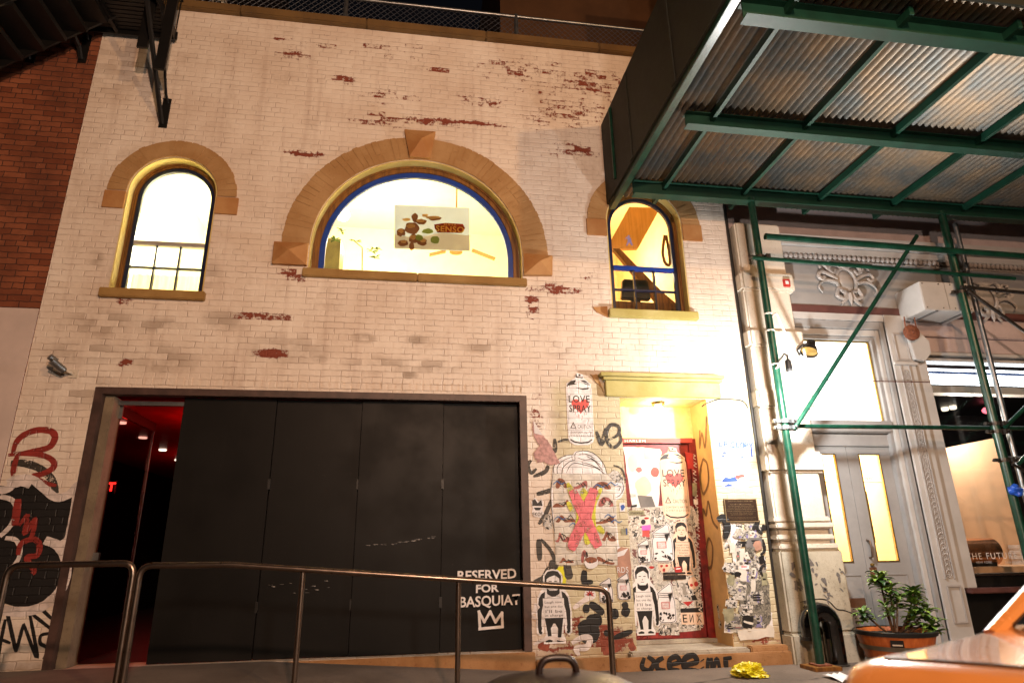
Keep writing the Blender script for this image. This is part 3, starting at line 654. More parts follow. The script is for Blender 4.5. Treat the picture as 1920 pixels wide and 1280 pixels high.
obj('wall', bx(tx, 9.5, 4.0, 9, 7.38, 16), M['orangewall'], tw)
tw2 = thing('rear_building', 'dark unlit building block beyond the roof fence on the left', 'building', (-2, 9, 7.4))
tx2 = at(525, 20, 9).x
obj('wall', bx(-9, tx2, 9.1, 14, 7.0, at(525, -40, 9).z), M['darkroom'], tw2)
vp = at(408, 20, .6)
vt = thing('roof_vent', 'pale slotted vent pipe standing behind the roof fence', 'vent', (vp.x, .6, 7.4))
obj('duct', bx(vp.x-.075, vp.x+.075, .55, .7, 7.405, 8.4), M['stone'], vt, bevel=.01); obj('louvre', join(*[bx(vp.x-.05, vp.x+.05, .544, .5495, 7.75+.07*k, 7.785+.07*k) for k in range(8)]), M['blackmetal'], vt)
hp = at(505, 10, .5)
solo('roof_hatch', prism(B(), [(hp.x-.14, 7.405), (hp.x+.38, 7.405), (hp.x-.1, 8.2), (hp.x-.14, 8.2)], .5, 1.3), M['pinkgrey'], 'sloping sided hatch on the roof behind the fence', 'roof hatch')

# ============================================================ LEFT NEIGHBOUR + FIRE ESCAPE
NB = thing('red_brick_building', 'dark red brick building with a whitewashed lower wall at the left edge', 'building', (-7, 0, 0))
obj('wall', bx(-12, -3.803, .002, .4, -.1, 14), M['redbrick'], NB)
zb = at(50, 578, -.008).z
obj('whitewashed_panel', bx(-12, -3.806, -.012, .0005, -.05, zb), pbr('whitewashed_render', col('#c9b9b2'), .7, 0, .08, 2, .1), NB)
FE = thing('fire_escape', 'black iron fire escape platform with a slatted floor high on the left', 'fire escape', (-4.5, -.5, 6.9))
fz = 7.06; fx1 = at(333, 78, -.05).x
bm = B()
yy = -.1
for k in range(16): quad_box(bm, -9, fx1-.03, -.14-.062*k-.024, -.14-.062*k+.024, fz, fz+.02)
obj('floor_slats', bm, M['blackmetal'], FE)
bm = B(); quad_box(bm, -9, fx1, -.09, -.075, fz-.05, fz+.06); quad_box(bm, -9, fx1, -1.135, -1.12, fz-.05, fz+.06)
quad_box(bm, fx1-.03, fx1-.015, -1.119, -.091, fz-.06, fz+.06)
for x in (-3.6, -4.35, -5.1, -5.9): quad_box(bm, x-.02, x+.02, -1.119, -.091, fz-.045, fz-.002)
obj('floor_frame', bm, M['blackmetal'], FE)
def bracket(x, z0): 
    bm = tube(B(), [(x, -.01, z0), (x, -.1, z0+.1), (x, -1.05, fz-.03)], .028, 6); tube(bm, [(x+.03, -.01, z0+.28), (x+.02, -.08, z0+.36), (x, -.5, fz-.03)], .016, 6); quad_box(bm, x-.03, x+.06, -.012, -.0005, z0-.05, z0+.35)
    obj('bracket', bm, M['blackmetal'], FE)
bracket(at(303, 236, 0).x, at(303, 236, 0).z+.02)
for u in (152, 55): bracket(at(u, 112, 0).x, at(u, 112, 0).z)
bm = B()
lx0 = at(268, 90, -.55).x; lz0 = at(268, 92, -.55).z; lx1 = at(292, 132, -.55).x; lz1 = at(292, 132, -.45).z
quad_box(bm, lx0-.055, lx0+.055, -.58, -.55, lz0, 9.5); quad_box(bm, lx1-.055, lx1+.055, -.48, -.45, lz1, 9.5)
obj('ladder_rail', bm, M['blackmetal'], FE)
bm = B()
for zz in (7.95, 7.6): cyl(bm, (-9, -1.12, zz), (fx1-.02, -1.12, zz), .016, 6); cyl(bm, (fx1-.02, -1.12, zz), (fx1-.02, -.02, zz), .016, 6)
for k in range(30): x = fx1-.02-k*.16; cyl(bm, (x, -1.12, fz+.06), (x, -1.12, 7.95), .008, 5)
for k in range(8): y = -.1-k*.14; cyl(bm, (fx1-.02, y, fz+.06), (fx1-.02, y, 7.95), .008, 5)
obj('railing', bm, M['blackmetal'], FE)
# stair flight going down to the left
bm = B()
sx, sz_ = at(104, 60, -.9).x, fz
for y in (-.30, -.95): obb(bm, (sx-.75, y, sz_-.62), (.98, 0, .80), (0, .012, 0), (-.08, 0, .10))
for k in range(9): quad_box(bm, sx-.12-k*.19, sx+.14-k*.19, -.94, -.31, sz_-.12-k*.155, sz_-.06-k*.155)
obj('stair_flight', bm, M['blackmetal'], FE)

# ============================================================ STOREFRONT ON THE RIGHT
ST = thing('shop_building', 'grey and cream storefront building with carved frieze, glazed double door and lit shop window', 'building', (6.5, 0, 0))
# rusticated stone pilaster
PLX0, PLX1 = 3.89, 4.55
bm = B(); zb_ = [(4.32, 4.07), (3.58, 3.353), (2.854, 2.62), (2.135, 1.90)]
P = obj('pilaster', bx(PLX0+.02, PLX1-.03, -.13, .3, 1.0, 5.0), M['stone'], ST, bevel=.02, label='cream rusticated pilaster beside the brick wall')
for za, zc in zb_: obj('raised_block', bx(PLX0-.012, PLX1+.03, -.175, .25, zc, za), M['stone'], P, bevel=.03)
for zc, pj_ in ((1.40, .03), (1.335, .055), (1.215, .04), (1.12, .065)): obj('base_moulding', bx(PLX0-.01, PLX1-.03+pj_*.8, -.13-pj_, .25, zc-.03, zc+.03), M['stone'], P, bevel=.014)
bm = B(); quad_box(bm, PLX0-.02, PLX1+.05, -.19, .28, .28, 1.09); quad_box(bm, PLX0-.03, PLX1+.09, -.22, .28, -.02, .279)
obj('pedestal', bm, M['pedestal'], P, bevel=.02)
bm = B()
for cu_, cz_, s_ in ((4.0, .86, .05), (4.06, .68, .06), (4.2, .9, .07), (4.3, .76, .06), (4.36, .64, .04), (4.52, .82, .05)):
    for k in range(7): x, z = cu_+random.gauss(0, s_*.5), cz_+random.gauss(0, s_*1.3); flat(bm, ell(x, z, random.uniform(.006, .022), random.uniform(.008, .04), 9, random.random(), .6), -.1915-.0006*k)
obj('peeling_patches', bm, M['inkgrey'], P)
ck = B(); stroke(ck, [(4.02, .575), (4.2, .60), (4.33, .585), (4.42, .50), (4.5, .485), (4.6, .45)], .012, -.1912, taper=.6); obj('crack', ck, M['ink'], P)
# wall above and frieze
obj('wall', bx(3.87, 14, .05, .4, 4.75, 11), M['pinkgrey'], ST)
fb = bx(PLX1-.031, 14, -.02, .3, 3.97, 4.75)
FR = obj('frieze', fb, M['grey'], ST)
bm = B(); quad_box(bm, PLX1-.031, 14, -.06, -.021, 4.66, 4.75); quad_box(bm, PLX1-.031, 14, -.045, -.021, 4.565, 4.585); quad_box(bm, PLX1-.031, 14, -.11, -.021, 4.752, 4.90)
obj('cornice_moulding', bm, M['greyl'], ST, bevel=.008)
bm = B(); x = PLX1+.05
while x < 9.6: lathe(bm, (x, -.045, 4.59), [(.006, 0), (.026, .018), (.03, .04), (.02, .064)], 8); x += .068
obj('egg_moulding', bm, M['greytrim'], FR, smoothf=True)
obj('lower_band', bx(PLX1-.031, 14, -.035, .3, 3.87, 3.968), M['maroon'], ST, bevel=.006)
def cartouche(cx, cz):
    bm = B(); y = -.035
    def T(pts, r): tube(bm, [(cx+a, y-b2, cz+c) for a, b2, c in pts], r, 7)
    T([(p[0], .012, p[1]) for p in ell(0, 0, .135, .175, 26)]+[(.135, .012, 0)], .022)
    lathe(bm, (cx, y, cz), [(.001, 0)], 3) if False else None
    for s in (-1, 1):
        T([(s*q[0], .02, q[1]) for q in smooth([(.05, .2), (.16, .23), (.22, .16), (.17, .10), (.13, .15)], 5)], [.03*(1-.02*i) for i in range(21)])
        T([(s*q[0], .02, q[1]) for q in smooth([(.13, .02), (.25, .09), (.34, .11), (.38, .05), (.33, .01), (.30, .05)], 5)], .026)
        T([(s*q[0], .02, q[1]) for q in smooth([(.14, -.03), (.26, .0), (.36, -.04), (.40, -.11), (.36, -.17)], 5)], [.03-.0012*i for i in range(21)])
        T([(s*q[0], .02, q[1]) for q in smooth([(.13, -.1), (.17, -.2), (.08, -.24), (.05, -.16), (.10, -.14)], 5)], .026)
        T([(s*q[0], .02, q[1]) for q in smooth([(.22, .12), (.27, .2), (.34, .2), (.33, .16)], 5)], .02)
        for a in (25, 55, 80): T([(s*.03*k*math.cos(R(a-60))*1.2, .02, -.2-.034*k*math.sin(R(a))) for k in range(5)], [.012, .02, .018, .012, .004])
    for a in range(-2, 3): T([(.0+.012*a*k, .03-.003*k, .17+.02*k) for k in range(5)], [.012, .024, .024, .016, .006])
    T([(0, .03, -.17), (0, .035, -.25), (0, .03, -.33)], [.03, .03, .006])
    bm2 = lathe(B(), (0, 0, 0), [(.12, 0), (.10, .02), (.05, .03)], 24)
    for v in bm2.verts: v.co = (cx+v.co.x, y-v.co.z+.012, cz+v.co.y*1.35)
    return join(bm, bm2)
for u, v in ((1586, 528), (1850, 560)): p = at(u, v, -.04); obj('cartouche', cartouche(p.x, p.z), M['greytrim'], FR, smoothf=True)
# door surround (stepped mouldings), transom and double door
DX0, DX1 = PLX1-.03, 5.64
for k, (xi, xo, zi, zo, y0) in enumerate(((5.64, 5.685, 3.555, 3.60, .05), (5.686, 5.74, 3.601, 3.68, .02), (5.741, 5.80, 3.681, 3.78, -.015), (5.80, 5.801, 3.781, 3.869, -.03))):
    bm = B(); quad_box(bm, xi, xo, y0, .3, 0, zo)
    quad_box(bm, DX0, xi-.0005, y0, .3, zi, zo); obj('door_surround', bm, M['greyl' if k % 2 else 'grey'], ST, bevel=.006)
TB = bm = B(); quad_box(bm, DX0, 5.639, .04, .3, 2.39, 2.535); quad_box(bm, DX0, 5.66, .0, .0395, 2.46, 2.53); quad_box(bm, DX0, 5.65, .02, .0395, 2.40, 2.43)
obj('transom_bar', bm, M['grey'], ST, bevel=.006)
tf = obj('transom_window', band(B(), [(DX0, 2.5355), (DX0, 3.554), (5.639, 3.554), (5.639, 2.5355)], [(DX0+.02, 2.55), (DX0+.02, 3.535), (5.615, 3.535), (5.615, 2.55)], .10, .16), M['brass'], ST)
obj('pane', bx(DX0+.02, 5.615, .12, .126, 2.55, 3.535), emit('lit_frosted_glass', (1, .97, .9), 2.6), tf)
obj('header_rail', bx(DX0, 5.639, .1, .3, 2.24, 2.389), M['grey'], ST)
for (x0, x1, g0, g1, nm) in ((DX0+.002, 5.072, 4.73, 4.925, 'l'), (5.078, 5.637, 5.22, 5.495, 'r')):
    D = obj('door_leaf', prism(B(), [(x0, .03), (x1, .03), (x1, 2.238), (x0, 2.238)], .12, .165, [[(g0, .945), (g0, 2.15), (g1, 2.15), (g1, .945)]]), M['grey'], ST)
    fr = obj('glazing_bead', band(B(), [(g0, .945), (g0, 2.15), (g1, 2.15), (g1, .945), (g0, .945)], [(g0+.012, .957), (g0+.012, 2.138), (g1-.012, 2.138), (g1-.012, .957), (g0+.012, .957)], .112, .13), M['brass'], D)
    obj('pane', bx(g0, g1, .14, .146, .945, 2.15), M['glass'], D)
    obj('lettering', text_bm('NYC', .052, (g0+g1)/2-.03 if nm == 'r' else g1-.05, 1.865 if nm == 'r' else 1.875, .1385), M['ink'], D)
    obj('glass_stripe', bx(g0+.015, g1-.015, .1385, .1398, 1.82, 1.826), M['ink'], D)
    if nm == 'r':
        obj('handle', tube(B(), [(5.135, .119, 1.18), (5.135, .07, 1.17), (5.135, .06, 1.09), (5.135, .07, 1.0), (5.135, .119, .99)], .012, 8), M['chrome'], D, smoothf=True)
        obj('lock_plate', bx(5.105, 5.195, .114, .1195, .73, .89), M['copper'], D, bevel=.003); obj('lock_knob', lathe(B(), (5.14, .105, .905), [(.02, 0), (.024, .02), (.01, .03)], 12), M['brass'], D)
    else: obj('mail_slot', join(bx(4.76, 4.985, .110, .1195, .48, .575)), M['copper'], D, bevel=.004)
    obj('lower_panel', band(B(), [(x0+.09, .14), (x0+.09, .82), (x1-.07, .82), (x1-.07, .14), (x0+.09, .14)], [(x0+.105, .155), (x0+.105, .805), (x1-.085, .805), (x1-.085, .155), (x0+.105, .155)], .113, .1195), M['grey'], D)
obj('threshold', bx(DX0, 5.66, .06, .3, -.01, .029), M['copper'], ST)
bm = B(); quad_box(bm, DX0, 6.05, .302, 3.2, -.02, 3.9)
bmesh.ops.delete(bm, geom=[f for f in bm.faces if f.calc_center_median().y < .4], context='FACES'); obj('hall_lining', bm, M['roomtan'], ST)
lamp('hall_light', (5.2, 1.7, 2.3), 280, (1, .92, .68), .15)
obj('hall_pull_bar', bx(5.27, 5.285, .17, .19, 1.15, 1.72), M['brownwood'], ST)
# second pilaster with guilloche
P2 = obj('pilaster', bx(5.80, 6.10, -.05, .3, .13, 3.868), M['greyl'], ST, bevel=.006, label='slim pale grey pilaster with a chain of carved rings')
bm = B(); z = .81
while z < 3.16:
    pts = [(5.935+.036*math.cos(a), -.056-.004*math.sin(a), z+.04*math.sin(a)) for a in [2*PI*k/14 for k in range(15)]]
    tube(bm, pts, .0075, 5, False)
    pts = [(5.935+.014*math.cos(a), -.056, z+.016*math.sin(a)) for a in [2*PI*k/10 for k in range(11)]]; tube(bm, pts, .006, 5, False); z += .056
for x in (5.878, 5.992): quad_box(bm, x-.006, x+.006, -.068, -.0505, .76, 3.2)
bm2 = bm; obj('carved_rings', bm2, M['greytrim'], P2, smoothf=True)
for (x0, x1, z0, z1) in ((5.86, 6.05, 3.27, 3.62), (5.87, 6.05, .30, .69)): obj('sunk_panel', band(B(), [(x0, z0), (x0, z1), (x1, z1), (x1, z0), (x0, z0)], [(x0+.022, z0+.022), (x0+.022, z1-.022), (x1-.022, z1-.022), (x1-.022, z0+.022), (x0+.022, z0+.022)], -.066, -.0505), M['greytrim'], P2, bevel=.005)
obj('plinth_block', bx(5.77, 6.13, -.09, .3, -.01, .129), M['greyl'], P2, bevel=.01); obj('necking', bx(5.785, 6.115, -.085, -.0505, 3.21, 3.25), M['greyl'], P2, bevel=.006)
# white steel post of the window bay, shutter housing, fascia
obj('window_post', bx(6.101, 6.29, -.02, .2, .655, 3.40), M['greyl'], ST, bevel=.006)
bm = B(); quad_box(bm, 6.101, 14, -.01, .3, 3.62, 3.869); quad_box(bm, 6.101, 14, .03, .3, 3.42, 3.619); obj('fascia', bm, M['pinkgrey'], ST, bevel=.01)
bm = B(); quad_box(bm, 6.291, 14, .0, .2, 3.375, 3.418); quad_box(bm, 6.291, 14, .03, .2, 3.31, 3.345); obj('window_head', bm, M['greyl'], ST, bevel=.006)
obj('window_sill', bx(6.13, 14, -.10, .3, .60, .655), M['maroon'], ST, bevel=.01); obj('window_rail', bx(6.291, 14, .02, .2, .655, .80), M['blackmetal'], ST, bevel=.01); obj('sill_tube', cyl(B(), (6.291, -.01, .79), (14, -.01, .79), .016, 10), M['chrome'], ST, smoothf=True)
obj('stall_riser', bx(6.13, 14, .12, .3, 0, .599), M['blackpaint'], ST)
SG = obj('shop_window', bx(6.291, 14, .09, .098, .80, 3.31), M['glass'], ST)
p0 = at(1812, 1043, .088); p1 = at(1925, 1042, .088)
tb = text_bm('THE FUTURE PERFECT', .098, p0.x, p0.z, .0875, align='LEFT', spacing=1.25); obj('lettering', tb, M['white'], SG)
q = at(1830, 1054, .088); obj('lettering', text_bm('NEW YORK', .035, q.x, q.z, .0875, align='LEFT', spacing=1.2), M['white'], SG)
q = at(1885, 1054, .088); obj('lettering', text_bm('SAN FRANCISCO', .035, q.x, q.z, .0875, align='LEFT', spacing=1.2), M['white'], SG)
# shop interior
bm = B(); quad_box(bm, 6.29, 14, .301, 4.5, .3, 3.6)
bmesh.ops.delete(bm, geom=[f for f in bm.faces if f.calc_center_median().y < .4], context='FACES'); obj('shop_lining', bm, M['darkroom'], ST)
a = at(1762, 845, 1.0); b = at(1868, 820, 1.0)
obj('display_wall', prism(B(), [(a.x-.4, .4), (a.x-.4, a.z-.05), (b.x, b.z), (b.x+.02, .4)], 1.0, 1.05), M['shoptan'], ST)
obj('display_platform', bx(6.3, 9.5, .32, 1.9, .4, .86), M['shoptan'], ST)
tl = thing('strip_light', 'bright white tube light across the top of the shop window', 'light', (7.6, .25, 3.0))
obj('diffuser', bx(6.32, 9.5, .20, .27, 3.07, 3.26), emit('shop_tube', (.88, .94, 1), 7), tl); obj('tube_cover', bx(6.32, 9.5, .193, .1985, 3.19, 3.225), M['blueink'], tl)
obj('reflector', bx(6.32, 9.5, .15, .3, 2.93, 3.02), M['greyl'], tl)
lamp('shop_light', (7.3, .6, 2.6), 70, (1, .86, .72), .15); 
ct = at(1806, 1037, .5)
cs = thing('display_cylinder', 'glossy copper cylinder lying in the shop window behind the lettering', 'display', (ct.x, .55, .87))
cyb = cyl(B(), (6.32, .55, 1.03), (at(1858, 1000, .5).x, .55, 1.03), .16, 32); obj('drum', cyb, pbr('polished_copper_shell', col('#c9906a'), .22, .85, .1), cs, smoothf=True)
obj('stand', bx(6.4, at(1858, 1000, .5).x-.06, .45, .65, .861, .93), M['blackmetal'], cs)
for u, v, lb in ((1772, 768, 'lower round white ceiling spotlight seen through the shop window'), (1787, 765, 'upper round white ceiling spotlight seen through the shop window')):
    p = gz(u, v, 3.55); solo('ceiling_spotlight', lathe(B(), (p.x, p.y, 3.53), [(.05, 0), (.06, .02), (.06, .065)], 18), emit('spot_glow_%d' % u, (1, .86, .66), 1.4), lb, 'spotlight')
p = gz(1848, 767, 3.5); solo('red_pendant', lathe(B(), (p.x, p.y, 3.42), [(.02, 0), (.06, .03), (.065, .07), (.03, .11)], 16), emit('pink_glow', (1, .15, .2), 2.2), 'small glowing pink pendant lamp in the shop behind the scaffold pole', 'lamp')
p = at(1908, 990, .8); solo('paper_stack', join(*[bx(p.x-.06+.004*(k % 3), p.x+.2, .8, .95, .862+k*.022, .88+k*.022) for k in range(11)]), M['white'], 'stack of white paper lanterns in the shop window', 'display')
# metal signbox and shutter gear
BXC = thing('metal_signbox', 'grey sheet metal box projecting from the frieze above the shutter wheel', 'box', (6.3, -.3, 3.8))
obj('casing', bx(6.045, 6.72, -.44, -.0205, 3.80, 4.17), M['greyl'], BXC, bevel=.008)
obj('seam', bx(6.38, 6.384, -.4415, -.4402, 3.81, 4.16), M['steel'], BXC)
for q_ in (6.08, 6.3, 6.46, 6.68):
    for z_ in (3.83, 4.14): obj('screw', bx(q_-.006, q_+.006, -.444, -.4402, z_-.006, z_+.006), M['darksteel'], BXC)
obj('strap', join(bx(6.2, 6.225, -.43, -.03, 3.785, 3.799), bx(6.6, 6.625, -.43, -.03, 3.785, 3.799)), M['steel'], BXC)
SH = thing('shutter_gear', 'rusty chain wheel on a white shutter bracket beside the shop window', 'pulley', (6.05, -.1, 3.3))
wp = at(1708, 624, -.16)
oc = [(6.03, 3.62), (6.22, 3.62), (6.31, 3.52), (6.30, 3.36), (6.2, 3.26), (6.07, 3.28)]
obj('bracket_plate', prism(B(), oc, -.11, -.0505), M['greyl'], SH, bevel=.005)
bm = lathe(B(), (0, 0, 0), [(.02, -.03), (.085, -.028), (.098, -.02), (.07, 0), (.098, .02), (.085, .028), (.02, .03)], 26)
for v in bm.verts: v.co = (wp.x+v.co.x, -.17+v.co.z, wp.z+v.co.y)
obj('chain_wheel', bm, M['rust'], SH, smoothf=True); bm = cyl(B(), (wp.x, -.22, wp.z), (wp.x, -.111, wp.z), .018, 10); obj('axle', bm, M['rust'], SH)
obj('chain', tube(B(), [(wp.x-.075, -.17, wp.z+.01), (wp.x-.05, -.165, 3.805)], .008, 6), M['rust'], SH); obj('chain', tube(B(), [(wp.x+.08, -.17, wp.z-.02), (wp.x+.09, -.165, 3.805)], .008, 6), M['rust'], SH)
# small flood lamp on the pilaster
p = at(1518, 655, -.28)
fl = thing('flood_lamp', 'small grey bell shaped flood lamp on an arm beside the lit transom', 'lamp', (p.x, -.28, p.z))
bm = lathe(B(), (0, 0, 0), [(.02, .12), (.05, .115), (.055, .05), (.075, .03), (.095, -.045), (.1, -.05)], 20, False)
mt = Matrix.Translation((p.x, -.28, p.z)) @ Matrix.Rotation(R(28), 4, 'Y') @ Matrix.Rotation(R(-12), 4, 'X')
bm.transform(mt); obj('hood', bm, M['darksteel'], fl, smoothf=True)
bm = lathe(B(), (0, 0, 0), [(.001, -.035), (.088, -.03)], 20); bm.transform(mt); obj('reflector', bm, M['brass'], fl)
bm = tube(B(), [tuple(mt @ Vector((0, 0, .1))), (p.x-.07, -.26, p.z+.06), (p.x-.1, -.19, p.z+.02), (PLX1-.04, -.131, p.z-.02)], .012, 8); obj('arm', bm, M['darksteel'], fl, smoothf=True)
# red alarm tag on the pilaster
p = at(1474, 531, -.18); tg = thing('alarm_box', 'small red box with a white square on the cream pilaster', 'alarm box', (p.x, -.18, p.z-.05))
obj('case', bx(p.x-.045, p.x+.045, -.20, -.176, p.z-.05, p.z+.05), M['redtag'], tg, bevel=.006); obj('label', bx(p.x-.02, p.x+.022, -.2015, -.2002, p.z-.02, p.z+.025), M['white'], tg)

# ============================================================ SIDEWALK SHED / SCAFFOLD
SC = thing('sidewalk_shed', 'green pipe scaffold carrying a dark plywood shed over the pavement', 'scaffold', (4.0, -.42, 0))
PY = -.42
DZ = 5.12
def pipe(n, p, q, r, m='green'): return obj(n, cyl(B(), p, q, r, 14), M[m], SC, smoothf=True)
pp = [(4.0, PY), (6.585, PY), (9.4, PY)]
for (x, y), r in zip(pp, (.042, .046, .044)): 
    po = pipe('pole', (x, y, .05), (x, y, DZ), r)
    obj('base_plate', bx(x-.075, x+.075, y-.075, y+.075, .036, .05), M['rust'], SC); obj('sole_board', bx(x-.14, x+.14, y-.13, y+.13, -.001, .035), M['brownwood'], SC, bevel=.004)
pipe('pole', (7.02, -.16, 0), (7.02, -.16, DZ), .03, 'steel')
pipe('ledger', (3.87, PY-.055, 4.30), (7.33, PY-.055, 4.215), .024)
pipe('ledger', (4.02, PY+.06, 2.362), (9.5, PY+.06, 2.385), .024)
pipe('ledger', (4.05, PY-.1, 4.56), (9.5, PY-.1, 4.475), .038)
pipe('ledger', (6.53, PY-.07, 4.06), (9.5, PY-.07, 3.93), .022, 'darksteel')
pipe('brace', (4.06, PY-.06, 2.30), (6.10, PY-.06, 4.72), .024)
pipe('brace', (6.62, PY-.06, 4.02), (8.3, PY-.06, 2.7), .02, 'darksteel'); pipe('brace', (6.65, PY-.06, 2.36), (8.0, PY-.06, 3.3), .024); pipe('brace', (6.7, PY-.06, 1.95), (8.0, PY-.06, 2.9), .022); pipe('brace', (6.62, PY-.06, 1.95), (8.0, PY-.06, 1.2), .016, 'darksteel')
pipe('ledger', (6.6, PY+.06, 2.03), (9.5, PY+.06, 2.03), .022, 'steel')
def clamp(x, z, s=1.0):
    bm = B(); lathe(bm, (x, PY, z-.022), [(.046*s, 0), (.056*s, .002), (.056*s, .042), (.046*s, .044)], 16)
    quad_box(bm, x-.12*s, x-.045, PY-.02, PY+.02, z-.018, z+.018); quad_box(bm, x+.045, x+.10*s, PY-.075, PY+.0, z-.03, z+.02); cyl(bm, (x-.10*s, PY-.045, z), (x-.10*s, PY+.045, z), .009, 8); cyl(bm, (x+.075, PY-.1, z), (x+.075, PY+.03, z), .011, 8)
    return bm
for x, z in ((4.0, 4.335), (6.585, 4.26), (6.585, 2.41), (6.585, 2.32), (6.585, 2.0), (6.585, 4.02)): obj('clamp', clamp(x, z), M['darksteel'], SC, bevel=.002)
for z in (2.40, 2.33): obj('clamp', clamp(4.0, z, 1.08), M['steel'], SC, bevel=.002)
# deck: beams, corrugated sheet, parapet panels
bm = B(); n = 160; x0, x1 = 2.38, 11.0
prev = None
for i in range(int((x1-x0)/.019)):
    x = x0+.019*i; z = DZ+.13+.019*math.sin(2*PI*x/.076)
    cur = [bm.verts.new((x, y, z)) for y in (-.06, -3.3)]
    if prev: bm.faces.new((prev[0], cur[0], cur[1], prev[1]))
    prev = cur
obj('corrugated_deck', bm, M['corr'], SC, smoothf=True)
def ibeam(p, q, h=.15, w=.10):
    p, q = Vector(p), Vector(q); d = (q-p); L = d.length/2; d.normalize(); s = Vector((-d.y, d.x, 0)); c = (p+q)/2; bm = B()
    obb(bm, c, d*L, s*.006, Vector((0, 0, h/2-.0105))); obb(bm, c+Vector((0, 0, h/2-.005)), d*L, s*w/2, Vector((0, 0, .005))); obb(bm, c-Vector((0, 0, h/2-.005)), d*L, s*w/2, Vector((0, 0, .005))); return bm
bq = at(1185, 350, -.42)
obj('beam', ibeam((2.52, -.42, DZ+.02), (11, -.42, DZ+.02), .17, .12), M['greenbeam'], SC)
obj('beam', ibeam((2.52, -3.05, DZ+.02), (11, -3.05, DZ+.02), .17, .12), M['greenbeam'], SC); obj('beam', ibeam((2.62, -1.7, DZ+.02), (11, -1.7, DZ+.02), .15, .1), M['greenbeam'], SC)
obj('parapet_panel', bx(2.35, 2.375, -3.36, .05, DZ+.07, 6.36), M['greenboard'], SC); obj('parapet_panel', bx(2.376, 11, -3.36, -3.335, DZ+.07, 6.36), M['greenboard'], SC)
obj('edge_trim', bx(2.376, 2.45, -3.33, .05, DZ+.0, DZ+.065), M['green'], SC, bevel=.004)
for y in (-.9, -2.1): obj('panel_batten', bx(2.338, 2.3495, y-.045, y+.045, DZ+.08, 6.34), M['greenboard'], SC, bevel=.003)
for y in (-.12, -.84, -.96, -2.04, -2.16, -3.2):
    for z in (DZ+.25, DZ+.75, 6.2): obj('bolt', lathe(B(), (0, 0, 0), [(.014, 0), (.012, .01), (.004, .014)], 8), M['darksteel'], SC); o_ = SC.children[-1]; o_.rotation_euler = (0, -PI/2, 0); o_.location = Vector((2.337, y, z))-ORG[SC]+Matrix.Rotation(-PI/2, 3, 'Y') @ ORG[SC]
for x in (2.9, 3.9, 4.9, 5.9, 6.9): obj('cross_joist', bx(x-.02, x+.02, -3.2, -.1, DZ+.022, DZ+.10), M['greenbeam'], SC)
for x in (6.585, 9.4): pipe('pole', (x, -3.05, 0), (x, -3.05, DZ-.07), .044)
pipe('brace', (2.34, -.35, 5.3), (2.34, -.35, 6.3), .02)
SC.location.x -= .05; SC.location.y -= .08
# blue plastic tied on the second pole, tag
p = at(1901, 917, PY-.14); bm = B(); bmesh.ops.create_icosphere(bm, subdivisions=3, radius=.055)
for v in bm.verts: v.co = Vector((p.x+.02, PY-.135, p.z))+v.co*(1+.55*mnoise.noise(v.co*28))*(1.0 if v.co.z > 0 else 1.15)
solo('tied_plastic', bm, M['bluetape'], 'crumpled blue plastic knotted on the right green scaffold pole', 'plastic')
# work light on the left pole
_w = at(1484, 722, -.86); WX, WY, WLZ = _w.x, _w.y, _w.z
wlt = thing('work_light', 'dazzling white work light strapped to the left green scaffold pole', 'work light', (WX, WY, WLZ-.1))
obj('tube', lathe(B(), (WX, WY, WLZ-.12), [(.008, 0), (.03, .015), (.03, .22), (.008, .235)], 16), emit('worklight_glow', (1, .98, .95), 60), wlt)
obj('holder', join(lathe(B(), (WX, WY, WLZ+.116), [(.03, 0), (.034, .03), (.03, .12), (.012, .14)], 14), tube(B(), [(WX, WY, WLZ+.25), (WX, WY, WLZ+.30), (WX+.01, WY+.06, WLZ+.33), (4.0, PY-.045, WLZ+.34)], .010, 8)), M['blackpaint'], wlt); obj('strap', join(*[lathe(B(), (4.0, PY, z), [(.044, 0), (.047, .004), (.047, .016), (.044, .02)], 16) for z in (3.42, 3.62, WLZ+.32)]), M['cable'], wlt)
wlt.location.x -= .05; wlt.location.y -= .08
lamp('work_light_source', (WX-.05, WY-.115, WLZ-.06), 400, (1, .97, .92), .06)
bm = tube(B(), [tuple(p) for p in smooth([at(1445, 600, PY-.07), at(1443, 640, PY-.07), at(1452, 690, PY-.07), (WX+.01, WY+.05, WLZ+.33)], 6)], .011, 6)
tube(bm, smooth([tuple(at(u, v, PY-.09)) for u, v in ((1447, 640), (1443, 605), (1455, 588), (1466, 610), (1480, 640), (1500, 680), (1509, 690), (1510, 670), (1507, 655))], 6), .013, 6)
solo('light_cable', bm, M['cable'], 'white cable looped down the left green pole above the work light', 'cable')
solo('black_cable', tube(B(), smooth([tuple(at(u, v, -.012)) for u, v in ((1316, 762), (1325, 756), (1350, 748), (1380, 749), (1395, 753), (1403, 765))], 6), .006, 6), M['blackcable'], 'thin black cable running from the door alcove to the pilaster', 'cable')
solo('taut_wire', tube(B(), [tuple(at(1520, 712, -.2)), tuple(at(1925, 720, -.2))], .006, 6), M['maroon'], 'thin taut wire crossing the transom and the shop window', 'wire')
lk = tube(B(), [(3.872, -.02, -.1), (3.872, -.02, 7.5)], .018, 6); solo('corner_pipe', lk, M['blackmetal'], 'dark vertical pipe in the gap between brick wall and pilaster', 'pipe')

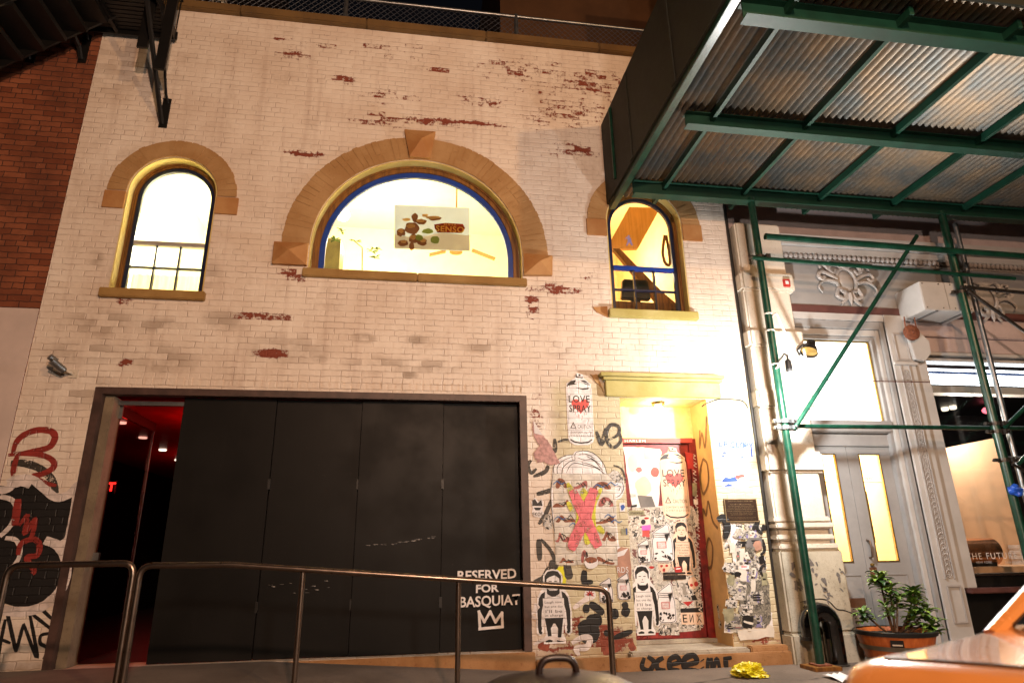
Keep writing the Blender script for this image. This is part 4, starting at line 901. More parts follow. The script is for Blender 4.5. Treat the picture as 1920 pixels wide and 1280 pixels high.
# ============================================================ PASTE-UPS, POSTERS, STICKERS (flat paper on the walls)
def fit(bm, x0, x1, z0, z1):
    xs = [v.co.x for v in bm.verts]; zs = [v.co.z for v in bm.verts]; a, b, c, d = min(xs), max(xs), min(zs), max(zs)
    for v in bm.verts: v.co.x = x0+(v.co.x-a)/(b-a)*(x1-x0); v.co.z = z0+(v.co.z-c)/(d-c)*(z1-z0)
    return bm
def tx(s, x0, x1, z0, z1, y, bold=0.): return fit(text_bm(s, 1, 0, 0, y, bold=bold, spacing=1.08), x0, x1, z0, z1)
def sheet(name, polys, y, th=.002):
    bm = B()
    for p in polys: prism(bm, p, y-th, y-.0003)
    return bm
def spray_can(u0, u1, v0, v1, y, label, tint=None):
    """white cut-out of an aerosol can; box given by its photo edges"""
    a = at((u0+u1)/2, v1, y); top = at((u0+u1)/2, v0, y).z; w = abs(at(u1, (v0+v1)/2, y).x-at(u0, (v0+v1)/2, y).x); h = top-a.z
    X = lambda p: a.x+p*w/2; Z = lambda q: a.z+q*h
    g = [(-.86, .035), (-.5, .0), (.5, .0), (.86, .035), (.98, .09), (1, .78), (.93, .815), (.97, .85), (.55, .915), (.42, .935), (.38, .985), (.1, 1.0), (-.18, 1.0), (-.28, .93), (-.45, .91), (-.95, .85), (-.93, .815), (-1, .78), (-.98, .09)]
    T = thing('paste_up', label, 'paste-up', (a.x, y, a.z))
    obj('paper', sheet('p', [[(X(p), Z(q)) for p, q in g]], y), tint or M['whitewall'], T)
    yi = y-.0026; bm = B(); F = lambda pts, k=0: flat(bm, [(X(p), Z(q)) for p, q in pts], yi-.0004*k)
    F([(-.88, .84), (-.6, .89), (-.2, .905), (-.25, .87), (-.35, .855), (-.1, .845), (-.8, .822), (-.9, .80)]); F([(.1, .905), (.5, .90), (.85, .85), (.3, .885)]); F([(.35, .868), (.85, .842), (.88, .832), (.5, .845)])
    F([(-.3, .80), (.3, .785), (.8, .80), (.72, .775), (.3, .765), (-.1, .785)]); F([(-.2, .99), (-.12, .995), (-.1, .955), (.25, .945), (.32, .955), (.35, .93), (-.22, .94)]); F(ell(.1, .975, .09, .014, 12))
    F([(-.82, .085), (-.5, .05), (.0, .038), (.5, .05), (.82, .085), (.82, .065), (.5, .028), (0, .018), (-.5, .028), (-.82, .062)])
    for s_ in (-1, 1): F([(s_*.9, .1), (s_*.93, .78), (s_*.915, .78), (s_*.888, .1)])
    obj('can_drawing', bm, M['ink'], T)
    hb = B(); hp = []
    for i in range(40):
        t_ = 2*PI*i/40; hx = 16*math.sin(t_)**3/17; hz = (13*math.cos(t_)-5*math.cos(2*t_)-2*math.cos(3*t_)-math.cos(4*t_))/17; hp.append((X(.05+hx*.72), Z(.545+hz*.125)))
    flat(hb, hp, yi+.0003)
    for p, q, l in ((-.35, .45, .04), (-.1, .42, .07), (.15, .40, .05), (.35, .44, .05), (-.25, .40, .03), (.48, .44, .035), (.1, .36, .03)): flat(hb, [(X(p-.02), Z(q)), (X(p+.03), Z(q)), (X(p+.005), Z(q-l))], yi+.0001)
    obj('dripping_heart', hb, M['salmon'], T)
    obj('lettering', tx('LOVE', X(-.82), X(.8), Z(.585), Z(.685), yi-.0006, .01), M['ink'], T); obj('lettering', tx('SPRAY', X(-.8), X(.84), Z(.45), Z(.55), yi-.0006, .01), M['ink'], T)
    obj('lettering', tx('CAUTION', X(-.22), X(.8), Z(.225), Z(.275), yi), M['ink'], T); obj('lettering', tx('CONTENTS MAY BE', X(-.78), X(.86), Z(.155), Z(.182), yi), M['ink'], T); obj('lettering', tx('C O N T A G I O U S', X(-.76), X(.88), Z(.112), Z(.138), yi), M['ink'], T)
    obj('warning_triangle', join(band(B(), [(X(-.8), Z(.225)), (X(-.55), Z(.315)), (X(-.34), Z(.225)), (X(-.8), Z(.225))], [(X(-.71), Z(.234)), (X(-.555), Z(.293)), (X(-.425), Z(.234)), (X(-.71), Z(.234))], yi-.0003, yi), flat(B(), [(X(-.575), Z(.275)), (X(-.535), Z(.275)), (X(-.55), Z(.245)), (X(-.562), Z(.245))], yi)), M['ink'], T)
    return T
YD = jw-.0005
spray_can(1066, 1115, 700, 834, -.002, 'white LOVE SPRAY can paste-up high on the beige brick, above the big X paste-up')
M['peach'] = pbr('peach_poster_paper', col('#e2c4ab'), .6, 0, .10, 8, .35, 22)
spray_can(1245, 1296, 838, 974, YD-.004, 'LOVE SPRAY can paste-up on the red graffitied door', M['peach'])

def sandwich_man(u0, u1, v0, v1, y, label, words, tint=None):
    """cut-out of a plain standing figure in black wearing a lettered board"""
    a = at((u0+u1)/2, v1, y); top = at((u0+u1)/2, v0, y).z; w = abs(at(u1, (v0+v1)/2, y).x-at(u0, (v0+v1)/2, y).x); h = top-a.z
    X = lambda p: a.x+p*w/2; Z = lambda q: a.z+q*h; yi = y-.0026
    half = [(0, 1.0), (.32, .985), (.52, .93), (.56, .85), (.5, .77), (.72, .70), (.9, .62), (1.0, .42), (.98, .14), (.82, .11), (.6, .14), (.55, .28), (.48, .12), (.62, .05), (.6, .0), (.1, .0)]
    T = thing('paste_up', label, 'paste-up', (a.x, y, a.z))
    obj('paper', sheet('p', [[(X(p), Z(q)) for p, q in half]+[(X(-p), Z(q)) for p, q in half[::-1]]], y), tint or M['whitewall' if y > -.1 and y < .1 else 'white'], T)
    bm = B()
    def F(pts, k=0, mir=False):
        flat(bm, [(X(p), Z(q)) for p, q in pts], yi-.0003*k)
        if mir: flat(bm, [(X(-p), Z(q)) for p, q in pts], yi-.0003*k)
    F([(.42, .70), (.66, .665), (.82, .60), (.92, .42), (.9, .2), (.86, .145), (.74, .125), (.66, .15), (.72, .17), (.68, .21), (.72, .24), (.68, .42), (.58, .52), (.5, .52)], 0, True)     # arms
    F([(-.40, .70), (.40, .70), (.34, .66), (.1, .625), (-.1, .625), (-.34, .66)])                                              # shoulders
    F([(-.52, .345), (.52, .345), (.44, .22), (.36, .08), (.16, .08), (.2, .2), (.05, .265), (-.05, .265), (-.2, .2), (-.16, .08), (-.36, .08), (-.44, .22)])   # trousers
    F([(.12, .045), (.3, .06), (.52, .04), (.5, .022), (.14, .022)], 0, True)                                                     # shoes
    F([(-.46, .80), (-.47, .9), (-.3, .965), (0, .978), (.3, .965), (.47, .9), (.44, .80), (.38, .80), (.36, .87), (.1, .915), (-.2, .89), (-.36, .86), (-.38, .80)])   # hair
    for s_ in (-1, 1): F([(s_*.07, .835), (s_*.24, .838), (s_*.24, .828), (s_*.07, .826)])
    F([(-.04, .79), (.05, .79), (.03, .778), (-.03, .778)]); F([(-.12, .752), (.12, .752), (.1, .745), (-.1, .745)]); F([(-.34, .74), (-.2, .705), (.2, .705), (.34, .74), (.36, .70), (-.36, .70)], 1)
    for s_ in (-1, 1): F([(s_*.015, .93), (s_*.3, .9), (s_*.28, .893)], 1)
    obj('figure_drawing', bm, M['ink'], T)
    bd = B(); yb = yi-.0012; prism(bd, [(X(-.60), Z(.605)), (X(.58), Z(.60)), (X(.60), Z(.34)), (X(-.57), Z(.335))], yb, yb+.0005)
    for s_ in (-1, 1): prism(bd, [(X(s_*.50), Z(.59)), (X(s_*.38), Z(.59)), (X(s_*.36), Z(.70)), (X(s_*.46), Z(.71))], yb-.0005, yb+.0001)
    bo = obj('board', bd, tint or M['white'], T)
    n = len(words); 
    for i, s in enumerate(words):
        zc = .575-.235*(i+.5)/n; hw = min(.5, .062*len(s)+.03) if n < 5 else min(.5, .045*len(s)+.03)
        obj('lettering', tx(s, X(-hw), X(hw), Z(zc-.021*4/n), Z(zc+.021*4/n), yb-.0009), M['ink'], bo)
    obj('board_edge', join(*[bx(min(X(p0), X(p1))-.0015, max(X(p0), X(p1))+.0015, yb-.0006, yb-.0001, min(Z(q0), Z(q1))-.0015, max(Z(q0), Z(q1))+.0015) for p0, q0, p1, q1 in ((-.6, .605, .58, .605), (-.58, .337, .6, .337))]), M['ink'], bo)
    return T
LN = ['Laugh now,', 'but one day', "I'll be", 'in charge']
sandwich_man(1007, 1074, 1066, 1206, -.002, 'black figure paste-up wearing a lettered board, on the brick behind the ramp rail', LN)
sandwich_man(1184, 1240, 1058, 1190, YD-.008, 'black figure paste-up wearing a lettered board, low on the door beside the jar', LN)
sandwich_man(1262, 1308, 976, 1078, YD-.0055, 'smaller figure paste-up with five line board, under the can on the door', ['Laugh now,', 'but one day', "I'll make", 'America', 'great again'], M['peach'])

def jar(u0, u1, v0, v1, y, label, rot=.12):
    a = at((u0+u1)/2, v1, y); top = at((u0+u1)/2, v0, y).z; w = abs(at(u1, (v0+v1)/2, y).x-at(u0, (v0+v1)/2, y).x); h = top-a.z
    X = lambda p: a.x+p*w/2; Z = lambda q: a.z+q*h; yi = y-.0026
    g = [(-.75, .02), (-.4, 0), (.4, 0), (.8, .02), (.97, .08), (1, .5), (.92, .62), (.82, .68), (.82, .82), (.75, .97), (.55, 1), (.2, .94), (-.35, .86), (-.8, .78), (-.92, .74), (-.8, .66), (-.95, .58), (-1, .5), (-.97, .08)]
    T = thing('paste_up', label, 'paste-up', (a.x, y, a.z), 'pasted jars')
    obj('paper', sheet('p', [[(X(p), Z(q)) for p, q in g]], y), M['white'], T)
    bm = B(); o_ = [(p*.9, .5+(q-.5)*.955) for p, q in g]
    stroke(bm, [(X(p), Z(q)) for p, q in o_+o_[:1]], .006, yi, sm=False)
    for q in (.66, .71, .76): stroke(bm, [(X(-.8), Z(q)), (X(0), Z(q-.02)), (X(.78), Z(q-.01))], .005, yi-.0014)
    for i in range(16): x_, z_ = random.uniform(-.75, .75), random.uniform(.06, .27); flat(bm, ell(X(x_), Z(z_), random.uniform(.006, .02), random.uniform(.004, .016), 7, random.random()*3, .9), yi-.0018-.0001*i)
    flat(bm, [(X(.25), Z(.72)), (X(.7), Z(.74)), (X(.68), Z(.70)), (X(.5), Z(.58)), (X(.42), Z(.52)), (X(.35), Z(.62))], yi-.004)
    obj('jar_drawing', bm, M['ink'], T)
    obj('red_tag', band(B(), [(X(-.5), Z(.36)), (X(-.5), Z(.53)), (X(.35), Z(.53)), (X(.35), Z(.36)), (X(-.5), Z(.36))], [(X(-.44), Z(.372)), (X(-.44), Z(.518)), (X(.29), Z(.518)), (X(.29), Z(.372)), (X(-.44), Z(.372))], yi-.004, yi-.0036), M['pinkink'], T)
    for i, s in enumerate(('IN CASE OF', 'EMERGENCY', 'BREAK GLASS')): obj('lettering', tx(s, X(-.38), X(.24), Z(.48-.044*i), Z(.505-.044*i), yi-.004), M['pinkink'], T)
    return T
jar(1224, 1265, 981, 1053, YD-.007, 'larger of two white jar cut-outs pasted mid door, left of the small figure')
jar(1196, 1222, 1010, 1055, YD-.0065, 'smaller white jar cut-out pasted mid door at the left edge')
jar(1234, 1270, 1092, 1168, YD-.0085, 'white jar cut-out low on the door, right of the figure paste-up')
jar(1124, 1151, 1082, 1130, -.003, 'white jar cut-out half hidden by the end of the ramp rail')
jar(1158, 1184, 1073, 1124, -.004, 'white jar cut-out on the brick edge, left of the door')

# bust shaped paste-up with sketches and a pink X
Q = lambda L, y=-.002: [xz(u, v, y) for u, v in L]
T = thing('paste_up', 'tall paste-up of a blank head covered in brown sketches and crossed by a pink X', 'paste-up', tuple(at(1095, 1060, -.002)))
obj('paper', sheet('p', [Q([(1040,1000),(1034,960),(1032,920),(1036,880),(1046,862),(1062,852),(1074,852),(1078,846),(1095,844),(1115,850),(1130,866),(1138,890),(1148,893),(1152,905),(1168,897),(1172,915),(1166,932),(1155,938),(1156,975),(1160,1018),(1163,1030),(1150,1036),(1110,1040),(1060,1045),(1046,1040)])], -.002), M['whitewall'], T)
G = B()
for r_, (va, vb) in enumerate(((887, 917), (918, 951), (952, 985), (986, 1019), (1020, 1058))):
    for c_ in range(3):
        ua = 1036+39*c_+r_*1.2; ub = ua+38.2; prism(G, rough_poly(Q([(ua, va), (ub, va+1.5), (ub+1, vb+1.2), (ua+1, vb-.3)]), .0015, 3), -.0062, -.0045)
obj('sketch_sheets', G, M['creamwallp'], T)
hb = B()
for L in ([(1040,893),(1038,875),(1048,860),(1064,853),(1076,852)], [(1046,893),(1045,876),(1056,863),(1076,855)], [(1053,890),(1056,876),(1068,865),(1078,862)], [(1062,886),(1068,874),(1078,868),(1100,872),(1120,878),(1136,890)], [(1078,862),(1080,848),(1100,845),(1118,853),(1132,870),(1138,888)], [(1084,858),(1096,862),(1112,862),(1130,882)], [(1086,851),(1100,851),(1116,860)], [(1090,866),(1108,871),(1126,880)], [(1100,855),(1114,862),(1126,872)], [(1036,890),(1033,925),(1035,960),(1040,1000)], [(1152,906),(1164,900),(1169,915),(1162,928),(1154,932)], [(1157,910),(1163,912),(1160,920)]):
    stroke(hb, Q(L), .007, -.0048-.0004*random.random(), taper=.5)
obj('hair_drawing', hb, M['ink'], T)
def gesture(cu, cv, su, sv, seed):
    rr = random.Random(seed*13); m_ = rr.choice((-1, 1)); bm = B()
    base = rr.choice(([(-1,.75),(-.8,.1),(-.45,-.1),(-.1,.35),(.25,-.75),(.5,-.8),(.75,.3),(1,.7),(.6,.85),(.35,.1),(.1,.75),(-.5,.85)],
        [(-1,.8),(-.9,-.1),(-.45,-.75),(.1,-.85),(.6,-.5),(.95,.3),(1,.85),(.5,.9),(.55,.3),(.1,-.1),(-.2,.5),(-.5,.9)],
        [(-1,-.7),(-.6,-.75),(-.1,-.2),(.5,.3),(1,.45),(1,.8),(.4,.85),(-.2,.55),(-.7,.2),(-.95,.8),(-1,.3)]))
    P = [(cu+m_*a*su*1.15+rr.uniform(-.08, .08)*su, cv+b*sv*1.15+rr.uniform(-.08, .08)*sv) for a, b in base]
    flat(bm, Q(smooth(P, 4, True)), -.0066); return bm
def gesture_line(cu, cv, su, sv, seed):
    rr = random.Random(seed*29); bm = B()
    for k in range(4): a = rr.uniform(-.8, .5); stroke(bm, Q([(cu+a*su, cv+rr.uniform(-.7, .7)*sv), (cu+(a+.3)*su, cv+rr.uniform(-.9, .6)*sv), (cu+(a+.7)*su, cv+rr.uniform(-.2, .9)*sv)]), .008, -.0076-.0003*k, taper=.6)
    return bm
sk = [(1052,905,9,9,1),(1088,908,11,8,2),(1128,910,15,7,3),(1055,944,17,7,4),(1136,940,12,9,5),(1060,972,17,7,6),(1134,974,15,8,7),(1056,1007,13,9,8),(1142,1005,12,9,9),(1062,1050,13,5,11),(1096,1042,6,12,12),(1135,1050,14,8,13)]
for i_, s_ in enumerate(sk): obj('chalk_sketch', gesture(*s_), M['chalk2' if i_ % 3 == 1 else 'skin'], T); obj('chalk_line', gesture_line(*s_), M['ink'], T)
bb = B()
for u, v in ((1044, 900), (1120, 906), (1145, 902), (1046, 966), (1140, 962), (1074, 978), (1152, 972)): stroke(bb, Q([(u-7, v+8), (u, v+2), (u+8, v+7), (u+14, v+4)]), .009, -.0098, taper=.5)
obj('chalk_sketch', bb, M['bluechalk'], T)
yb = B()
for L, w in (([(1064,905),(1075,930),(1088,960),(1085,990),(1078,1016)], .09), ([(1092,915),(1100,945),(1104,990),(1100,1020)], .11), ([(1128,915),(1112,945),(1112,990),(1124,1018)], .07), ([(1064,940),(1074,960)], .05), ([(1120,985),(1132,1000)], .06)): stroke(yb, Q(L), w, -.0105, taper=.7)
obj('sprayed_halo', yb, M['yellowspray'], T)
xb = B(); stroke(xb, Q([(1072,918),(1085,945),(1098,972),(1110,1000),(1122,1025)]), .12, -.0125, taper=.3); stroke(xb, Q([(1114,916),(1104,945),(1095,975),(1080,1005),(1070,1030)]), .12, -.0145, taper=.3)
obj('pink_cross', xb, M['pinkspray'], T)

def sticker(name, L, y, m, label, cat='sticker', rough=.0, ink=(), words=()):
    """small pasted sheet: outline in photo pixels, plus drawn shapes (polygon, material) and words (text, u0, u1, v0, v1, material)"""
    P = Q(L, y); P = rough_poly(P, rough, 4) if rough else P
    c = Vector((sum(p[0] for p in P)/len(P), y, min(p[1] for p in P)))
    if not ink and not words: return solo(name, sheet('s', [P], y), m, label, cat)
    T = thing(name, label, cat, tuple(c)); obj('paper', sheet('s', [P], y), m, T)
    for i, (pl, mm) in enumerate(ink): obj('drawing', flat(B(), Q(pl, y), y-.0026-.0003*i), mm, T)
    for s, u0, u1, v0, v1, mm in words:
        a = at(u0, (v0+v1)/2, y); b = at(u1, (v0+v1)/2, y); za = at((u0+u1)/2, v0, y).z; zb2 = at((u0+u1)/2, v1, y).z
        obj('lettering', tx(s, a.x, b.x, zb2, za, y-.0045, .004), mm, T)
    return T
E_ = lambda cu, cv, ru, rv, n=18, wob=0.: [(p[0], -p[1]) for p in ell(cu, -cv, ru, rv, n, 0, wob)]
I_, G_, PK, RD = M['ink'], M['inkgrey'], M['pinkink'], M['redink']
sticker('sticker', [(996,941),(1003,932),(1010,940),(1016,933),(1019,945),(1017,956),(1020,962),(1014,970),(1000,968),(997,960),(999,952)], -.002, M['white'], 'white cut-out sticker of a pointed mask lettered EKOS beside the garage frame',
    ink=([(998,938),(1003,935),(1008,943),(1015,936),(1017,948),(998,948)], I_), words=(('EKOS', 999, 1017, 959, 967, I_),)) if False else sticker('sticker', [(996,941),(1003,932),(1010,940),(1016,933),(1019,945),(1017,956),(1020,962),(1014,970),(1000,968),(997,960),(999,952)], -.002, M['white'], 'white cut-out sticker of a pointed mask lettered EKOS beside the garage frame',
    ink=(([(998,938),(1003,935),(1008,943),(1015,936),(1017,948),(998,948)], I_), ([(1001,951),(1015,951),(1012,956),(1004,956)], I_)), words=(('EKOS', 999, 1017, 960, 967, I_),))
sticker('poster', [(999,787),(1005,800),(1020,818),(1028,828),(1040,848),(1050,868),(1035,872),(1020,866),(1008,868),(1000,850),(1012,836),(1002,820),(998,800)], -.004, pbr('peeling_pink_paper', col('#b98f8a'), .7, 0, .3, 25), 'peeling pinkish paper hanging in a curl right of the garage door', 'poster', .008, ink=(([(1000,788),(1018,816),(1002,812)], M['white']),))
sticker('poster', [(1150,1034),(1165,1024),(1180,1028),(1184,1070),(1183,1085),(1160,1082),(1155,1060)], -.003, M['pinktan'], 'pinkish portrait poster scrap lettered RDS at the brick edge', 'poster', .004, ink=(([(1155,1036),(1178,1027),(1170,1040),(1156,1044)], M['white']),), words=(('RDS', 1157, 1178, 1062, 1073, M['white']),))
sticker('sticker', E_(1106, 1114, 11, 11, 20, .12), -.0025, M['white'], 'round white sticker with a red starburst, low on the brick under the rail', ink=([(1106+(9.5 if k % 2 else 4.5)*math.cos(k*PI/9), 1114+(9.5 if k % 2 else 4.5)*math.sin(k*PI/9)) for k in range(18)], RD) and (([(1106+(9.5 if k % 2 else 4.5)*math.cos(k*PI/9), 1114+(9.5 if k % 2 else 4.5)*math.sin(k*PI/9)) for k in range(18)], RD), (E_(1106, 1114, 2, 2, 8), I_)))
sticker('sticker', E_(1108, 1054, 13, 11, 20, .25), -.016, M['white'], 'round sticker with an orange upper half below the big X paste-up', ink=((E_(1108, 1049, 11, 6, 14, .2), M['skin']), (E_(1106, 1054, 2, 1.5, 8), I_)))
sticker('sticker', [(1161,942),(1172,942),(1172,958),(1162,959)], -.002, M['white'], 'small white sticker with a blue scribble, on brick left of the door top', ink=((E_(1167, 950, 4, 5, 10, .8), M['blueink']),))
sticker('sticker', [(1164,991),(1176,989),(1177,1002),(1165,1002)], -.002, M['olivepaper'], 'small sticker with a blue bar, on brick left of the door middle', ink=(([(1173,990),(1176,990),(1176,1002),(1174,1002)], M['blueink']),))
sticker('paste_up', [(1018,975),(1022,965),(1032,962),(1036,975),(1036,990),(1024,993),(1018,985)], -.0015, M['mottled'], 'small grey torn paste-up at the left edge of the big X paste-up', rough=.004)
sticker('paste_up', [(1040,1066),(1050,1060),(1060,1062),(1062,1080),(1060,1096),(1052,1096),(1056,1080),(1048,1072)], -.0012, M['acid'], 'acid yellow paper scrap behind the figure paste-up on the brick', rough=.004)
sticker('paste_up', [(1140,890),(1150,880),(1160,884),(1170,898),(1166,905),(1152,900)], -.0068, M['mottled'], 'torn grey paper scrap at the ear of the big head paste-up', rough=.004)
# things stuck on the red door
sticker('sticker_layer', [(1170,950),(1300,948),(1306,1010),(1310,1080),(1314,1180),(1192,1186),(1184,1080)], YD-.0002, M['doorlayer'], 'ragged layer of old stickers and paint over the middle of the door', 'poster', .012)
sticker('poster', [(1168,900-62),(1205,838),(1238,842),(1238,900),(1234,950),(1186,952),(1178,900)], YD-.0015, M['white'], 'large pale poster of a woman with pink bubble on the door top', 'poster', .006,
    ink=((E_(1186, 868, 9, 18, 16, .2), M['cream']), (E_(1198, 880, 6, 5, 12, .3), PK), (E_(1228, 885, 8, 9, 16, .15), M['salmon']), (E_(1206, 912, 15, 18, 18, .2), M['peach']), ([(1195,928),(1222,930),(1229,950),(1201,951)], G_), ([(1183,947),(1194,945),(1194,950),(1183,951)], I_)), words=(('BLOW', 1181, 1192, 926, 932, G_),))
sticker('sticker', [(1178,956),(1208,956),(1209,965),(1179,966)], YD-.0025, M['olivepaper'], 'thin pale green strip sticker lettered stocamel on the door', words=(('stocamel', 1182, 1205, 958, 963, I_),))
sticker('poster', [(1218,955),(1245,955),(1262,976),(1262,984),(1240,982),(1220,978)], YD-.001, M['mottled'], 'mottled brown torn paper under the can on the door', 'poster', .008)
sticker('sticker', [(1198,968),(1218,966),(1219,984),(1200,986)], YD-.003, M['cream'], 'cream sticker with a black oval and red dots on the door', ink=((E_(1206, 978, 4.5, 5, 14), I_), (E_(1212, 971, 4, 2.5, 10, .5), RD)))
sticker('sticker', [(1203,985),(1220,983),(1220,993),(1204,994)], YD-.0035, M['magenta'], 'small magenta strip sticker on the door')
sticker('poster', [(1180,968),(1198,968),(1200,990),(1196,1012),(1182,1012)], YD-.002, M['mottled'], 'torn grey paper strip at the left edge of the door, beside the jars', 'poster', .008)
sticker('poster', [(1184,1012),(1225,1050),(1262,1052),(1262,1076),(1240,1084),(1206,1082),(1190,1060)], YD-.001, M['doorlayer'], 'grey torn poster behind the jars on the door', 'poster', .01)
sticker('sticker', [(1233,1056),(1258,1056),(1255,1066),(1245,1077),(1236,1067)], YD-.0045, M['peach'], 'peach sticker with red spots in a heart shape above the mail slot', ink=((E_(1240, 1060, 3, 2.5, 8, .6), RD), (E_(1250, 1060, 3, 2.5, 8, .6), RD), (E_(1245, 1068, 3, 3.5, 8, .6), RD)))
sticker('sticker', E_(1222, 1063, 5, 2.6, 10, .3), YD-.004, RD, 'small red lip shaped sticker on the grey torn poster')
sticker('sticker', [(1264,1063),(1277,1061),(1279,1072),(1267,1074)], YD-.0075, RD, 'red and white striped sticker at the feet of the small figure', ink=(([(1267,1065),(1276,1064),(1276,1066),(1267,1067)], M['white']),))
sticker('poster', [(1268,1078),(1312,1076),(1316,1128),(1274,1130)], YD-.0025, M['mottled'], 'grey poster with a small pale dancing figure on the lower right of the door', 'poster', .006, ink=((E_(1299, 1092, 8, 12, 14, .35), M['peach']), (E_(1305, 1094, 4, 5, 12), RD), (E_(1296, 1096, 3, 3, 10, .4), RD), ([(1295,1116),(1303,1114),(1308,1124),(1298,1125)], I_)))
sticker('poster', [(1274,1128),(1318,1126),(1318,1176),(1276,1178)], YD-.002, M['mottled'], 'dark torn poster behind the ENX letters on the door', 'poster', .008, ink=(([(1280,1128),(1300,1126),(1290,1136)], RD), ([(1276,1140),(1318,1138),(1318,1148),(1276,1148)], I_)))
sticker('sticker', [(1276,1148),(1318,1147),(1320,1170),(1278,1170)], YD-.0045, M['peach'], 'sticker with three stencilled letter panels reading ENX low on the door', words=(('E', 1280, 1288, 1151, 1166, I_), ('N', 1300, 1293, 1151, 1166, I_), ('X', 1306, 1315, 1151, 1166, I_)))
sticker('poster', [(1234,1168),(1272,1166),(1274,1190),(1236,1190)], YD-.002, M['mottled'], 'speckled grey sheet at the foot of the door under the jar', 'poster', .004)
sticker('sticker', [(1168,822),(1298,821),(1298,829),(1168,830)], jw-.022, pbr('red_strip_paper', col('#c64a48'), .5), 'red strip lettered HARLEM along the head of the door frame', words=(('HARLEM', 1171, 1210, 824, 829, M['white']),))
for i, (L, y_, m_, lb, rg) in enumerate((
    ([(1206,842),(1240,845),(1240,862),(1208,860)], YD-.0035, M['peach'], 'peach paper scrap near the top of the door', .006),
    ([(1284,846),(1300,850),(1301,880),(1290,878)], jw-.0225, M['redink'], 'red torn strip on the right of the door frame top', .004),
    ([(1298,905),(1306,905),(1306,930),(1299,930)], jw-.0225, M['olivepaper'], 'narrow pale strip sticker on the right door frame', .003),
    ([(1300,935),(1308,936),(1309,945),(1301,945)], jw-.0225, M['white'], 'small white square sticker on the right door frame', .001),
    ([(1298,955),(1308,950),(1310,985),(1300,990)], jw-.0225, M['mottled'], 'torn grey strip on the right door frame, beside the small figure', .006),
    ([(1240,985),(1262,984),(1262,1000),(1242,996)], YD-.0012, M['mottled'], 'torn brown scrap between the can and the larger jar', .008),
    ([(1268,1080),(1290,1080),(1288,1092),(1270,1092)], YD-.005, M['cream'], 'cream scrap under the feet of the small figure', .006))):
    sticker('paper_scrap', L, y_, m_, lb, 'sticker', rg)
def scraps(parent, area, n, y, seed, size, mats):
    rr = random.Random(seed); (u0, v0), (u1, v1) = area
    for i in range(n):
        u, v = rr.uniform(u0, u1), rr.uniform(v0, v1); w, h = rr.uniform(*size), rr.uniform(*size)*rr.uniform(.5, 1.3); a = rr.gauss(0, .12)
        P = [(u+dx*w*math.cos(a)-dy*h*math.sin(a), v+dx*w*math.sin(a)+dy*h*math.cos(a)) for dx, dy in ((-.5,-.5),(.5,-.5),(.5,.5),(-.5,.5))]
        if rr.random() < .35: P.append((u-w*.7, v+rr.uniform(-.2, .2)*h))
        random.seed(seed*100+i); m_ = M[rr.choice(mats)]; yy = y-.00002*i
        o = obj('paper_scrap', flat(B(), rough_poly(Q(P, y), .009, 3), yy), m_, parent)
        if rr.random() < .6:
            k = rr.randint(1, 3); ink_ = M[rr.choice(('ink', 'ink', 'ink', 'inkgrey', 'pinkink'))]
            for q in range(k): vv = v-h*.3+h*.6*(q+.5)/k; obj('print_mark', flat(B(), Q([(u-w*rr.uniform(.2, .4), vv-h*.07), (u+w*rr.uniform(.1, .4), vv-h*.09), (u+w*rr.uniform(.1, .4), vv+h*.06), (u-w*.3, vv+h*.08)], y), yy-.00001), ink_, o)
lay = [o for o in S.objects if o.name.startswith('sticker_layer')][0]
if lay.type == 'MESH': ORG[lay] = lay.location.copy()
scraps(lay, ((1190, 955), (1304, 1178)), 70, YD-.0013, 5, (7, 20), ('white', 'peach', 'cream', 'inkgrey', 'doorlayer', 'mottled', 'olivepaper', 'redink', 'salmon', 'ink'))
# figure sticker and scraps on the alcove jamb (the jamb faces left; pasted in its own plane)
jx = AX1-.008
def jamb_paint(pts, w, m, name='graffiti', parent=BL):
    bm = B(); P = smooth([( (ray(u, v)*(jx/ray(u, v)[0])+CAM)[1], (ray(u, v)*(jx/ray(u, v)[0])+CAM)[2]) for u, v in pts], 7); prev = None
    for i, p in enumerate(P):
        a = Vector(P[max(0, i-1)]); b = Vector(P[min(len(P)-1, i+1)]); d = (b-a).normalized(); nn = Vector((-d.y, d.x))*w/2; xx = jx-.001*i/len(P)
        cur = (bm.verts.new((xx, p[0]+nn.x, p[1]+nn.y)), bm.verts.new((xx, p[0]-nn.x, p[1]-nn.y)))
        if prev: bm.faces.new((prev[0], prev[1], cur[1], cur[0]))
        prev = cur
    return obj(name, bm, m, parent)
for L in ([(1312,806),(1312,840),(1316,812),(1322,838),(1325,780)], [(1318,860),(1312,890),(1318,925),(1328,905),(1326,870),(1318,860)], [(1315,985),(1318,955),(1324,965),(1328,940),(1336,975),(1346,990)], [(1326,1100),(1322,1050),(1328,1010),(1336,1025),(1334,1060),(1326,1064)]): jamb_paint(L, .035, M['brownspray'])
bm = B(); c = ray(1349, 1160)*(jx/ray(1349, 1160)[0])+CAM
for dz, ry, rz in ((.1, .028, .05), (.03, .022, .03), (-.05, .036, .045)):
    v_ = [bm.verts.new((jx-.002-.0006*abs(dz)*10, c.y+ry*math.cos(2*PI*k/14), c.z+dz+rz*math.sin(2*PI*k/14))) for k in range(14)]; bm.faces.new(v_)
solo('sticker', bm, M['mottled'], 'small upright figure shaped sticker low on the orange alcove jamb', 'sticker')
